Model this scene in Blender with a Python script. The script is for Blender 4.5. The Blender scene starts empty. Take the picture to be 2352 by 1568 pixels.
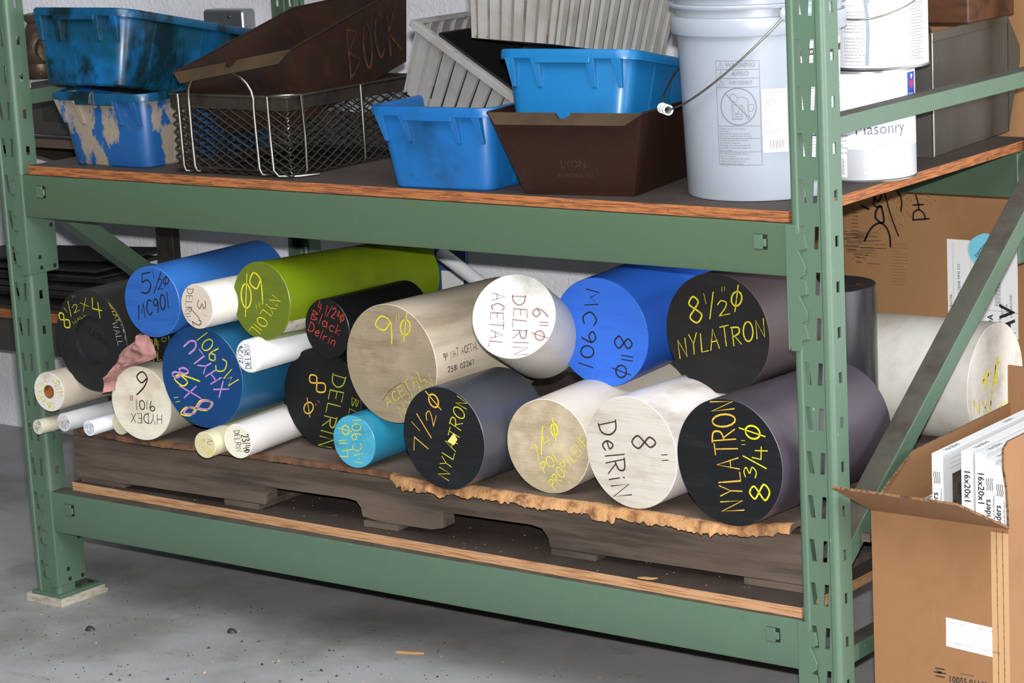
import bpy, bmesh, math, random
from mathutils import Matrix, Vector, Euler, noise
I = 0.0254                       # the place is laid out in inches, built in metres
PI = math.pi
R = math.radians
sc = bpy.context.scene
col = sc.collection

# ------------------------------------------------------------------ camera, world, lights, exposure
cam_d = bpy.data.cameras.new('camera'); cam = bpy.data.objects.new('camera', cam_d); col.objects.link(cam)
cam.location = (82.927 * I, -140.406 * I, 63.935 * I)
cam.rotation_euler = (R(78.2627), R(2.9885), R(37.2071))
cam_d.sensor_width = 36.0; cam_d.lens = 36.0 * 5878.86 / 2352.0; cam_d.clip_start = .05
sc.camera = cam
cam_m = Euler(cam.rotation_euler, 'XYZ').to_matrix()
sc.view_settings.view_transform = 'Standard'; sc.view_settings.look = 'None'
sc.view_settings.exposure = -0.1; sc.view_settings.gamma = 1.0; sc.view_settings.use_curve_mapping = False
world = bpy.data.worlds.new('room_ambient'); sc.world = world; world.use_nodes = True
bg = world.node_tree.nodes['Background']; bg.inputs[0].default_value = (.80, .90, 1.0, 1); bg.inputs[1].default_value = .085

def area(name, loc, target, sx, sy, power, color):
    d = bpy.data.lights.new(name, 'AREA'); d.shape = 'RECTANGLE'; d.size = sx; d.size_y = sy; d.energy = power; d.color = color
    o = bpy.data.objects.new(name, d); col.objects.link(o); o.location = loc
    o.rotation_euler = (Vector(target) - Vector(loc)).to_track_quat('-Z', 'Y').to_euler()
    return o
# the camera's own flash, a hand's breadth above the lens
fl = cam.location + cam_m @ Vector((.012, .105, -.03))
area('camera_flash', fl, (-.75, .1, .55), .06, .035, 270, (1.0, .985, .975))
# daylight from the long skylight in the roof, over the aisle in front of the rack
area('roof_skylight', (1.0, -2.6, 3.9), (-.4, -.7, .3), 4.4, 2.4, 290, (.92, .96, 1.0))
# daylight through the open door past the right end of the rack
area('open_door_daylight', (4.6, .35, 1.5), (0, .4, .8), 2.6, 2.8, 350, (.95, .98, 1.0))

# ------------------------------------------------------------------ helpers
ALB = .77
def lin(c, k=None):
    return tuple((ALB if k is None else k) * (v / 255 / 12.92 if v / 255 <= .04045 else ((v / 255 + .055) / 1.055) ** 2.4) for v in c)

def mat(name, base, rough=.5, metal=0.0, spots=(), bump=None, spec=.5, coat=0.0, sss=0.0, k_=None):
    """base: sRGB.  spots: (scale, sRGB, lo, hi, detail, stretch, amount) layers.  bump: (scale, strength, stretch, detail)."""
    m = bpy.data.materials.new(name); m.use_nodes = True
    nt = m.node_tree; N = nt.nodes; Lk = nt.links; b = N['Principled BSDF']
    b.inputs['Roughness'].default_value = rough; b.inputs['Metallic'].default_value = metal
    b.inputs['Specular IOR Level'].default_value = spec; b.inputs['Coat Weight'].default_value = coat
    if sss: b.inputs['Subsurface Weight'].default_value = sss; b.inputs['Subsurface Scale'].default_value = .01
    tc = N.new('ShaderNodeTexCoord')
    def noi(scale, detail, stretch, off):
        mp = N.new('ShaderNodeMapping'); mp.inputs['Scale'].default_value = stretch; mp.inputs['Location'].default_value = (off, off * .7, off * 1.3)
        Lk.new(tc.outputs['Object'], mp.inputs['Vector'])
        n = N.new('ShaderNodeTexNoise'); n.inputs['Scale'].default_value = scale; n.inputs['Detail'].default_value = detail
        n.inputs['Roughness'].default_value = .62
        Lk.new(mp.outputs[0], n.inputs['Vector']); return n
    cur = None
    for k, s in enumerate(spots):
        scale, c2, lo, hi = s[:4]; det = s[4] if len(s) > 4 else 4; st = s[5] if len(s) > 5 else (1, 1, 1); am = s[6] if len(s) > 6 else 1.0
        n = noi(scale, det, st, 3.1 * k + len(name) * .37)
        mr = N.new('ShaderNodeMapRange'); mr.inputs['From Min'].default_value = lo; mr.inputs['From Max'].default_value = hi
        mr.inputs['To Max'].default_value = am; mr.interpolation_type = 'SMOOTHSTEP'
        Lk.new(n.outputs[0], mr.inputs['Value'])
        mx = N.new('ShaderNodeMix'); mx.data_type = 'RGBA'
        Lk.new(mr.outputs[0], mx.inputs['Factor'])
        if cur is None: mx.inputs['A'].default_value = (*lin(base, k_), 1)
        else: Lk.new(cur, mx.inputs['A'])
        mx.inputs['B'].default_value = (*lin(c2, k_), 1)
        cur = mx.outputs['Result']
    if cur is None: b.inputs['Base Color'].default_value = (*lin(base, k_), 1)
    else: Lk.new(cur, b.inputs['Base Color'])
    if bump:
        n = noi(bump[0], bump[3] if len(bump) > 3 else 3, bump[2] if len(bump) > 2 else (1, 1, 1), 7.7)
        bp = N.new('ShaderNodeBump'); bp.inputs['Strength'].default_value = bump[1]; bp.inputs['Distance'].default_value = .003
        Lk.new(n.outputs[0], bp.inputs['Height']); Lk.new(bp.outputs[0], b.inputs['Normal'])
    return m

class MB:
    """collects shapes (inches) and builds ONE mesh object"""
    def __init__(s): s.v = []; s.f = []; s.m = []
    def add(s, vs, fs, mi=0, M=None):
        o = len(s.v)
        s.v += [tuple(M @ Vector(p)) if M else tuple(p) for p in vs]
        s.f += [tuple(o + i for i in f) for f in fs]; s.m += [mi] * len(fs); return s
    def box(s, x0, x1, y0, y1, z0, z1, mi=0, M=None):
        vs = [(x, y, z) for z in (z0, z1) for y in (y0, y1) for x in (x0, x1)]
        return s.add(vs, [(0, 2, 3, 1), (4, 5, 7, 6), (0, 1, 5, 4), (2, 6, 7, 3), (0, 4, 6, 2), (1, 3, 7, 5)], mi, M)
    def prism(s, poly, a0, a1, ax='y', mi=0, M=None):
        def p(q, a): return (q[0], a, q[1]) if ax == 'y' else ((a, q[0], q[1]) if ax == 'x' else (q[0], q[1], a))
        n = len(poly); vs = [p(q, a0) for q in poly] + [p(q, a1) for q in poly]
        return s.add(vs, [tuple(range(n)), tuple(range(2 * n - 1, n - 1, -1))] + [(i, (i + 1) % n, n + (i + 1) % n, n + i) for i in range(n)], mi, M)
    def loft(s, loops, cap0=True, cap1=True, mi=0, M=None, closed=True):
        n = len(loops[0]); vs = [p for l in loops for p in l]; fs = []
        for k in range(len(loops) - 1):
            for i in range(n if closed else n - 1):
                j = (i + 1) % n; fs.append((k * n + i, k * n + j, (k + 1) * n + j, (k + 1) * n + i))
        if cap0: fs.append(tuple(range(n - 1, -1, -1)))
        if cap1: fs.append(tuple((len(loops) - 1) * n + i for i in range(n)))
        return s.add(vs, fs, mi, M)
    def lathe(s, prof, n=48, cap0=True, cap1=True, mi=0, M=None):
        return s.loft([[(r * math.cos(2 * PI * i / n), r * math.sin(2 * PI * i / n), z) for i in range(n)] for r, z in prof], cap0, cap1, mi, M)
    def tube(s, pts, r, n=8, mi=0, M=None, caps=True):
        pts = [Vector(p) for p in pts]; loops = []; up = None
        for i, p in enumerate(pts):
            t = (pts[min(i + 1, len(pts) - 1)] - pts[max(i - 1, 0)]).normalized()
            if up is None: up = Vector((0, 0, 1)) if abs(t.z) < .9 else Vector((1, 0, 0))
            a = t.cross(up).normalized(); b = a.cross(t).normalized(); up = b
            loops.append([tuple(p + (a * math.cos(2 * PI * k / n) + b * math.sin(2 * PI * k / n)) * r) for k in range(n)])
        return s.loft(loops, caps, caps, mi, M)
    def build(s, name, mats, parent=None, loc=(0, 0, 0), rot=(0, 0, 0), smooth=None, bevel=0, seg=2):
        me = bpy.data.meshes.new(name); me.from_pydata([(x * I, y * I, z * I) for x, y, z in s.v], [], s.f)
        for m in (mats if isinstance(mats, (list, tuple)) else [mats]): me.materials.append(m)
        me.polygons.foreach_set('material_index', s.m)
        bm = bmesh.new(); bm.from_mesh(me); bmesh.ops.recalc_face_normals(bm, faces=bm.faces); bm.to_mesh(me); bm.free()
        if smooth is not None:
            me.polygons.foreach_set('use_smooth', [True] * len(me.polygons)); me.set_sharp_from_angle(angle=R(smooth))
        me.update()
        o = bpy.data.objects.new(name, me); col.objects.link(o)
        o.location = [c * I for c in loc]; o.rotation_euler = rot
        if parent: o.parent = parent
        if bevel:
            md = o.modifiers.new('bevel', 'BEVEL'); md.width = bevel * I; md.segments = seg; md.limit_method = 'ANGLE'; md.angle_limit = R(40)
        return o

def solid(o, t, off=-1):
    md = o.modifiers.new('thickness', 'SOLIDIFY'); md.thickness = t * I; md.offset = off; return o

def tag(o, label=None, cat=None, group=None, kind=None):
    if label: o['label'] = label
    if cat: o['category'] = cat
    if group: o['group'] = group
    if kind: o['kind'] = kind
    return o
def empty(name, loc, rot=(0, 0, 0)):
    o = bpy.data.objects.new(name, None); col.objects.link(o); o.location = [c * I for c in loc]; o.rotation_euler = rot; o.empty_display_size = .05; return o
def copy_tree(o, parent=None):
    c = o.copy(); col.objects.link(c); c.parent = parent
    for ch in list(o.children): copy_tree(ch, c)
    return c
def rr(w, l, r, z, cx=0, cy=0, n=5):
    pts = []
    for k, (sx, sy) in enumerate(((1, 1), (-1, 1), (-1, -1), (1, -1))):
        for i in range(n + 1):
            a = k * PI / 2 + i / n * PI / 2
            pts.append((cx + sx * (w / 2 - r) + r * math.cos(a), cy + sy * (l / 2 - r) + r * math.sin(a), z))
    return pts
def pose(o, rot, local, world_pt):
    """rotate o and put its local point (inches) at a place (inches)"""
    m = Euler(rot, 'XYZ').to_matrix(); o.rotation_euler = rot
    o.location = (Vector(world_pt) - m @ Vector(local)) * I

# ------------------------------------------------------------------ hand lettering: single-stroke glyphs
def ell(cx, cy, rx, ry, n=14, a0=1.6): return [(cx + rx * math.cos(a0 + 2 * PI * i / n), cy + ry * math.sin(a0 + 2 * PI * i / n)) for i in range(n + 1)]
G = {  # width, strokes ('s' = smoothed)
 '0': (.55, [ell(.27, .5, .25, .5)]), 'O': (.68, [ell(.34, .5, .32, .5)]), 'o': (.5, [ell(.25, .3, .23, .3)]),
 '1': (.16, [[(.08, 0), (.08, 1)]]), '/': (.4, [[(.02, -.05), (.38, 1.05)]]), '.': (.15, [[(.05, 0), (.1, .05)]]), ' ': (.3, []),
 '2': (.58, ['s', (.05, .78), (.27, 1), (.5, .8), (.38, .45), (.03, .03)], [[(.03, .03), (.57, .03)]]),
 '3': (.56, ['s', (.05, .9), (.3, 1), (.5, .8), (.22, .55), (.52, .32), (.3, 0), (.02, .12)]),
 '4': (.6, [[(.1, 1), (.05, .42), (.6, .4)], [(.42, .8), (.45, 0)]]),
 '5': (.56, [[(.52, 1), (.1, 1), (.08, .58)]], ['s', (.08, .58), (.38, .64), (.53, .34), (.33, .02), (.02, .1)]),
 '6': (.56, ['s', (.5, 1), (.18, .65), (.05, .25), (.28, 0), (.52, .22), (.3, .47), (.08, .28)]),
 '7': (.56, [[(.02, .97), (.54, 1), (.22, 0)]]),
 '8': (.58, ['s', (.3, .53), (.08, .76), (.3, 1), (.5, .78), (.28, .52), (.03, .24), (.3, 0), (.56, .26), (.3, .53)]),
 '9': (.55, ['s', (.5, .72), (.28, .5), (.06, .74), (.28, 1), (.5, .78), (.49, .4), (.42, 0)]),
 'Ø': (.6, [ell(.3, .48, .27, .3)], [[(.2, -.02), (.4, 1.02)]]), '"': (.36, [[(.1, .45), (.1, 1)], [(.27, .45), (.27, 1)]]),
 'A': (.62, [[(.02, 0), (.3, 1), (.6, 0)], [(.12, .38), (.5, .38)]]), 'B': (.58, [[(.05, 0), (.05, 1)]], ['s', (.05, 1), (.5, .85), (.1, .54), (.56, .28), (.05, 0)]),
 'C': (.58, ['s', (.55, .85), (.28, 1), (.04, .5), (.28, 0), (.56, .12)]), 'D': (.62, [[(.06, 0), (.06, 1)]], ['s', (.0, 1), (.42, .9), (.6, .5), (.4, .08), (.0, 0)]),
 'E': (.52, [[(.52, 1), (.06, 1), (.06, 0), (.52, 0)], [(.06, .52), (.42, .52)]]), 'F': (.5, [[(.5, 1), (.06, 1), (.06, 0)], [(.06, .52), (.42, .52)]]),
 'H': (.6, [[(.05, 0), (.05, 1)], [(.56, 0), (.56, 1)], [(.05, .5), (.56, .5)]]), 'I': (.16, [[(.08, 0), (.08, 1)]]), 'L': (.5, [[(.06, 1), (.06, 0), (.5, 0)]]),
 'M': (.74, [[(.03, 0), (.12, 1), (.36, .35), (.6, 1), (.7, 0)]]), 'N': (.62, [[(.05, 0), (.06, 1), (.55, 0), (.56, 1)]]),
 'P': (.54, [[(.06, 0), (.06, 1)]], ['s', (.0, 1), (.5, .9), (.5, .6), (.06, .46)]), 'R': (.58, [[(.06, 0), (.06, 1)], [(.2, .48), (.56, 0)]], ['s', (.0, 1), (.5, .9), (.48, .6), (.06, .48)]),
 'S': (.54, ['s', (.5, .88), (.25, 1), (.08, .75), (.48, .3), (.25, 0), (.03, .14)]), 'T': (.58, [[(.02, 1), (.58, 1)], [(.3, 1), (.3, 0)]]),
 'U': (.6, ['s', (.05, 1), (.06, .3), (.3, 0), (.54, .3), (.55, 1)]), 'V': (.6, [[(.03, 1), (.3, 0), (.57, 1)]]), 'W': (.78, [[(.03, 1), (.2, 0), (.39, .7), (.58, 0), (.75, 1)]]),
 'X': (.56, [[(.03, 0), (.53, 1)], [(.03, 1), (.53, 0)]]), 'Y': (.58, [[(.03, 1), (.29, .5), (.56, 1)], [(.29, .5), (.26, 0)]]), 'K': (.56, [[(.06, 0), (.06, 1)], [(.52, 1), (.06, .45), (.54, 0)]]),
 'a': (.5, [ell(.22, .28, .2, .28)], [[(.43, .56), (.46, 0)]]), 'c': (.44, ['s', (.42, .5), (.2, .58), (.03, .28), (.22, 0), (.44, .1)]), 'e': (.48, ['s', (.05, .3), (.42, .36), (.24, .6), (.04, .3), (.22, 0), (.46, .1)]),
 'i': (.2, [[(.1, 0), (.1, .55)], [(.1, .75), (.12, .8)]]), 'k': (.48, [[(.06, 0), (.06, 1)], [(.42, .62), (.06, .28), (.46, 0)]]), 'l': (.2, [[(.08, 1), (.1, 0)]]),
 'n': (.46, ['s', (.05, 0), (.06, .55), (.07, .42), (.28, .58), (.42, .4), (.42, 0)]), 'r': (.38, ['s', (.05, 0), (.06, .55), (.1, .4), (.36, .56)]),
 't': (.36, [[(.18, .9), (.18, 0)], [(.02, .6), (.34, .6)]]), 'p': (.48, [[(.05, -.35), (.05, .58)], ell(.26, .3, .2, .28)]),
}
def smooth_pts(p, n=5):
    out = []
    for i in range(len(p) - 1):
        a, b, c, d = p[max(i - 1, 0)], p[i], p[i + 1], p[min(i + 2, len(p) - 1)]
        for k in range(n):
            t = k / n
            out.append(tuple(.5 * (2 * b[j] + (c[j] - a[j]) * t + (2 * a[j] - 5 * b[j] + 4 * c[j] - d[j]) * t * t + (3 * b[j] - a[j] - 3 * c[j] + d[j]) * t ** 3) for j in (0, 1)))
    out.append(p[-1]); return out
def glyph_strokes(ch):
    g = G[ch]; res = []
    for part in g[1:]:
        if part and part[0] == 's': res.append(smooth_pts(part[1:]))
        else: res += part
    return res
def ribbon(mb, pts, w, f, mi=0):
    """flat marker stroke on a surface; pts are surface coordinates, f maps (u, v) to a point"""
    if len(pts) < 2: return
    d = [pts[0]]
    for p in pts[1:]:
        if math.hypot(p[0] - d[-1][0], p[1] - d[-1][1]) > 1e-4: d.append(p)
    if len(d) < 2: return
    L, Rr = [], []
    for i, p in enumerate(d):
        a = d[max(i - 1, 0)]; b = d[min(i + 1, len(d) - 1)]
        t = Vector((b[0] - a[0], b[1] - a[1]))
        if t.length < 1e-6: t = Vector((1, 0))
        t.normalize(); n = Vector((-t.y, t.x)) * (w / 2); e = t * (w * .4) * (-1 if i == 0 else (1 if i == len(d) - 1 else 0))
        k = .7 if i in (0, len(d) - 1) else 1
        L.append((p[0] + n.x * k + e.x, p[1] + n.y * k + e.y)); Rr.append((p[0] - n.x * k + e.x, p[1] - n.y * k + e.y))
    n = len(d); mb.add([f(*q) for q in L] + [f(*q) for q in Rr], [(i, i + 1, n + i + 1, n + i) for i in range(n - 1)], mi)
def letter(mb, text, p0, p1, p2, f, w, rng=None, clamp=None, mi=0, gap=.16):
    """hand-letter text from baseline start p0 to end p1, letter tops towards p2"""
    tot = sum(G[c][0] for c in text) + gap * (len(text) - 1)
    dx = ((p1[0] - p0[0]) / tot, (p1[1] - p0[1]) / tot); up = (p2[0] - p0[0], p2[1] - p0[1]); x = 0
    for c in text:
        j = (rng.uniform(-.05, .05), rng.uniform(.92, 1.06), rng.uniform(-.06, .06)) if rng and len(text) > 1 else (0, 1, 0)
        for st in glyph_strokes(c):
            pts = []
            for (gx, gy) in st:
                gx2 = x + gx + j[2] * gy; gy2 = gy * j[1] + j[0]
                q = (p0[0] + dx[0] * gx2 + up[0] * gy2, p0[1] + dx[1] * gx2 + up[1] * gy2)
                if clamp:
                    r = math.hypot(*q)
                    if r > clamp: q = (q[0] * clamp / r, q[1] * clamp / r)
                pts.append(q)
            ribbon(mb, pts, w, f, mi)
        x += G[c][0] + gap
_font = {}
def typeset(mb, text, x, y, size, f, mi=0, align='LEFT', sx=1.0, bold=False):
    """printed lettering from the built-in font, laid on a surface by f(u, v)"""
    key = (text, align, bold)
    if key not in _font:
        c = bpy.data.curves.new('type', 'FONT'); c.body = text; c.size = 1; c.align_x = align; c.resolution_u = 2
        if bold: c.offset = .018
        o = bpy.data.objects.new('type', c); me = bpy.data.meshes.new_from_object(o)
        _font[key] = ([(v.co.x, v.co.y) for v in me.vertices], [tuple(p.vertices) for p in me.polygons])
        bpy.data.objects.remove(o); bpy.data.meshes.remove(me); bpy.data.curves.remove(c)
    vs, fs = _font[key]
    mb.add([f(x + a * size * sx, y + b * size) for a, b in vs], fs, mi)
def line(mb, x0, y0, x1, y1, w, f, mi=0, n=1): ribbon(mb, [(x0 + (x1 - x0) * i / n, y0 + (y1 - y0) * i / n) for i in range(n + 1)], w, f, mi)
def patch(mb, x0, x1, y0, y1, f, mi=0, nx=1, ny=1):
    vs = [f(x0 + (x1 - x0) * i / nx, y0 + (y1 - y0) * j / ny) for j in range(ny + 1) for i in range(nx + 1)]
    mb.add(vs, [(j * (nx + 1) + i, j * (nx + 1) + i + 1, (j + 1) * (nx + 1) + i + 1, (j + 1) * (nx + 1) + i) for j in range(ny) for i in range(nx)], mi)

# ------------------------------------------------------------------ materials
GRN = (84, 108, 89)
M = {}
M['green'] = mat('green_enamel', GRN, .42, spots=[(9, (86, 112, 90), .45, .75, 5), (46, (70, 92, 70), .66, .8, 6, (1, 1, .5), .7), (150, (150, 176, 156), .7, .78, 2, (1, 1, 1), .6)], bump=(60, .12))
M['green_worn'] = mat('worn_green_enamel', GRN, .45, spots=[(9, (84, 110, 88), .45, .75, 5), (14, (88, 92, 62), .6, .78, 6, (1, 1, .35), .8), (120, (186, 198, 184), .71, .77, 3, (1, 1, .4), .8)], bump=(60, .15))
M['green_upper'] = mat('yellowed_green_enamel', (75, 97, 74), .42, spots=[(9, (74, 96, 72), .45, .75, 5), (30, (66, 74, 54), .62, .8, 6, (1, 1, .5), .7), (150, (112, 132, 112), .7, .78, 2, (1, 1, 1), .5)], bump=(60, .12))  # for the upper beams: darker and yellower than the lower beam's green
M['dust'] = mat('dusty_green_enamel', (74, 72, 60), .85, spots=[(18, (58, 52, 44), .4, .7, 5), (30, (92, 116, 92), .66, .8, 5, (1, 1, 1), .7)])
M['ply_edge'] = mat('plywood_edge', (172, 104, 54), .7, spots=[(60, (104, 56, 28), .42, .64, 4, (.35, .35, 9)), (140, (206, 150, 96), .6, .75, 3, (.3, .3, 4), .7), (16, (88, 50, 26), .62, .75, 4)], bump=(90, .6, (.5, .5, 5)))
M['ply_edge2'] = mat('pale_plywood_edge', (190, 146, 106), .75, spots=[(50, (146, 92, 48), .48, .66, 3, (.25, .25, 10)), (8, (112, 124, 92), .68, .8, 3)], bump=(90, .5, (.4, .4, 6)))
M['ply_top'] = mat('dirty_plywood_top', (70, 56, 47), .8, spots=[(6, (52, 41, 35), .4, .7, 5), (22, (88, 72, 60), .62, .8, 4, (.3, 1, 1), .6), (160, (150, 138, 126), .74, .79, 2, (1, 1, 1), .7)], bump=(70, .25))
M['wall'] = mat('white_painted_block', (222, 222, 228), .8, k_=1.0, spots=[(3, (208, 208, 214), .45, .75, 4)], bump=(95, 1.0, (1, 1, 1), 6))
M['floor'] = mat('concrete', (174, 173, 173), .62, spots=[(2.2, (138, 136, 132), .42, .7, 6), (.9, (118, 106, 86), .6, .78, 7, (1, 1.6, 1), .7), (14, (128, 122, 113), .56, .78, 8, (.6, 1.4, 1), .6), (120, (84, 78, 70), .7, .76, 4, (1, 1, 1), .7)], bump=(40, .15))
M['pallet'] = mat('weathered_pallet_wood', (98, 84, 72), .85, spots=[(28, (66, 55, 46), .42, .68, 6, (.12, 1, 1.4)), (5, (120, 98, 80), .55, .8, 4, (.4, 1, 1), .7)], bump=(45, .7, (.1, 1, 2)))
M['fibre'] = mat('fibreboard_top', (104, 88, 76), .85, spots=[(8, (80, 66, 56), .4, .7, 5), (30, (134, 112, 88), .64, .8, 5)], bump=(120, .3))
M['fibre_torn'] = mat('torn_fibreboard', (198, 148, 98), .95, spots=[(24, (124, 80, 46), .44, .66, 6), (7, (90, 66, 48), .52, .74, 5), (70, (222, 180, 130), .62, .78, 3)], bump=(190, 1.0, (1, 1, 1), 5))
M['steel'] = mat('bright_steel_wire', (158, 153, 144), .38, 1.0, spots=[(60, (110, 104, 94), .5, .8)])
M['dark_steel'] = mat('oily_dark_steel', (54, 48, 40), .55, .35, spots=[(30, (38, 32, 26), .45, .7, 4)])
M['grey_steel'] = mat('grey_sheet_steel', (92, 89, 83), .45, .3, spots=[(5, (76, 73, 67), .4, .7, 5, (1, 1, .2)), (40, (112, 108, 101), .64, .8, 3, (1, 1, .3), .6)])
M['rust'] = mat('brown_rusted_sheet', (44, 25, 17), .6, .0, spec=.15, spots=[(5, (36, 21, 16), .42, .7, 5), (18, (42, 35, 31), .56, .76, 5, (1, 1, .5), .7), (55, (56, 34, 23), .64, .8, 4)], bump=(50, .15))
M['rust_dark'] = mat('dark_rusted_sheet', (52, 31, 21), .5, .0, spec=.25, spots=[(4, (34, 27, 24), .42, .66, 5), (20, (66, 40, 26), .58, .78, 5)], bump=(50, .15))
M['rust_lip'] = mat('olive_worn_sheet', (84, 68, 48), .5, .3, spots=[(9, (66, 52, 38), .42, .7, 4)])  # front lip, lighter and more olive than the pan body
M['bin_blue'] = mat('clean_blue_plastic', (21, 103, 158), .36, spots=[(7, (19, 86, 136), .56, .8, 6, (1, 1, .6), .8), (40, (26, 74, 108), .68, .8, 5, (1, 1, .5), .8)], spec=.5)
M['bin_blue2'] = mat('scuffed_blue_plastic', (20, 95, 160), .4, spots=[(8, (20, 74, 120), .5, .78, 6), (26, (22, 48, 68), .62, .78, 6, (1, 1, .6), .8)])
M['bin_oily'] = mat('oily_blue_plastic', (16, 92, 146), .33, spots=[(6, (12, 66, 90), .32, .56, 6), (13, (12, 32, 36), .44, .6, 8, (1, 1, .6), .95)])
M['bin_patch'] = mat('blue_plastic_with_paint_patches', (26, 80, 136), .42, spots=[(5, (22, 58, 98), .5, .75, 5), (7.5, (142, 130, 115), .5, .535, 8, (1.3, 1, .6)), (30, (96, 92, 88), .62, .72, 5, (1, 1, .6), .6)])
M['rim_oily'] = mat('dark_oily_rim', (14, 74, 108), .35, spots=[(14, (10, 34, 38), .46, .7, 5)])
M['bin_grey'] = mat('grey_plastic', (142, 139, 136), .5, spots=[(7, (120, 115, 109), .45, .75, 5), (34, (98, 84, 68), .62, .75, 6, (1, 1, .5), .9)])
M['bin_grey_light'] = mat('pale_grey_plastic', (148, 145, 140), .48, spots=[(7, (126, 121, 114), .5, .78, 5), (34, (104, 92, 76), .66, .76, 6, (1, 1, .5), .9)])
M['groove_dirt'] = mat('dirt_in_grooves', (104, 99, 94), .7, spots=[(24, (74, 64, 54), .45, .68, 6)])
M['bin_black'] = mat('black_plastic', (22, 21, 21), .5)
M['pail'] = mat('pale_grey_pail', (156, 163, 173), .34, spots=[(5, (149, 155, 164), .55, .8, 4), (20, (150, 140, 126), .72, .8, 6, (1, 1, .7), .8)], coat=.15)
M['tin'] = mat('bright_tinplate', (196, 196, 194), .28, .9)
M['white_print'] = mat('white_label_paper', (236, 236, 236), .6)
M['can_white'] = mat('white_can_print', (232, 232, 233), .45)
M['can_grey'] = mat('grey_can_print', (186, 187, 189), .4)
M['ink_grey'] = mat('grey_print', (112, 112, 116), .6)
M['ink_dark'] = mat('black_print', (36, 35, 36), .6)
M['ink_mid'] = mat('mid_grey_print', (150, 150, 154), .6)
M['blue_print'] = mat('blue_print', (30, 74, 172), .5)
M['red_print'] = mat('red_print', (206, 40, 52), .5)
M['drip'] = mat('grey_paint_drip', (150, 158, 168), .4)
M['card'] = mat('corrugated_cardboard', (146, 104, 66), .85, spots=[(6, (136, 95, 58), .45, .75, 4), (60, (154, 113, 75), .6, .8, 3, (1, 1, .3), .5)], bump=(70, .1))
M['card_dark'] = mat('brown_cardboard', (158, 116, 74), .85, spots=[(5, (146, 104, 66), .45, .75, 4)], bump=(60, .08))
M['card_edge'] = mat('corrugated_edge', (124, 90, 58), .95, spots=[(160, (70, 48, 30), .5, .6, 2)])
M['filter_frame'] = mat('white_filter_frame', (226, 226, 226), .6, spots=[(12, (208, 206, 202), .55, .8, 4)])
M['filter_media'] = mat('dusty_filter_media', (88, 76, 58), .95, spots=[(60, (60, 50, 38), .45, .65, 4)], bump=(100, .8))
M['cloth'] = mat('dusty_pink_cloth', (176, 128, 122), .95, spots=[(20, (150, 104, 100), .45, .7, 5)], bump=(200, .5))
M['bench_top'] = mat('bench_plywood', (86, 70, 58), .8, spots=[(10, (66, 54, 46), .4, .7, 4)])
M['black_sheet'] = mat('black_plastic_sheet', (34, 34, 36), .55)
M['dark_wood'] = mat('dark_stained_timber', (84, 48, 24), .55, spots=[(24, (50, 28, 16), .42, .66, 5, (.2, 1, 1)), (80, (126, 78, 40), .66, .78, 3)])
M['black_wood'] = mat('worn_blackened_wood', (84, 74, 66), .7, spots=[(40, (198, 182, 164), .55, .66, 4, (1, 1, .12)), (18, (40, 36, 34), .5, .62, 5, (1, 1, .3))], bump=(40, .6, (1, 1, .2)))
M['cast'] = mat('dull_cast_metal', (120, 104, 88), .4, .7, spots=[(14, (84, 66, 48), .45, .7, 5), (50, (160, 150, 150), .62, .76, 4)], bump=(40, .5))
M['zinc'] = mat('galvanised_steel', (168, 170, 172), .35, .85)
M['dark_cab'] = mat('dark_grey_panel', (62, 58, 54), .6)
M['chrome'] = mat('chrome', (210, 214, 222), .12, 1.0)
M['black_hole'] = mat('dark_recess', (16, 15, 14), .8)
M['shim'] = mat('pale_shim_plywood', (186, 178, 162), .8, spots=[(40, (146, 134, 116), .45, .7, 4, (1, 1, 4))])
M['blue_board'] = mat('blue_wall_panel', (48, 86, 132), .5, spots=[(8, (38, 66, 104), .45, .7, 4)])
M['cyan_tag'] = mat('cyan_tag', (128, 208, 232), .5)
M['bit_dark'] = mat('dark_grit', (44, 38, 32), .8)
M['bit_tan'] = mat('tan_chips', (196, 150, 96), .8)
INK = {'y': (214, 204, 40), 'Y': (226, 218, 30), 'o': (222, 176, 62), 'g': (164, 168, 44), 'k': (24, 24, 36), 'd': (62, 40, 38), 'b': (132, 104, 94), 'p': (196, 136, 206), 'r': (196, 62, 40), 'w': (196, 196, 196)}
for k, c in INK.items(): M['ink_' + k] = mat('marker_ink_' + {'y': 'yellow', 'Y': 'bright_yellow', 'o': 'amber', 'g': 'olive', 'k': 'black', 'd': 'dark_brown', 'b': 'pale_brown', 'p': 'pink', 'r': 'red', 'w': 'white'}[k], c, .45, spots=[(160, tuple(int(v * .72) for v in c), .56, .7, 2)])
rng = random.Random(7)
# ------------------------------------------------------------------ setting
tag(MB().box(-330, 230, -260, 44.5, -4, 0).build('floor', M['floor']), kind='structure')
tag(MB().box(-330, 230, 44, 50, 0, 130).build('wall_back', M['wall']), kind='structure')

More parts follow.
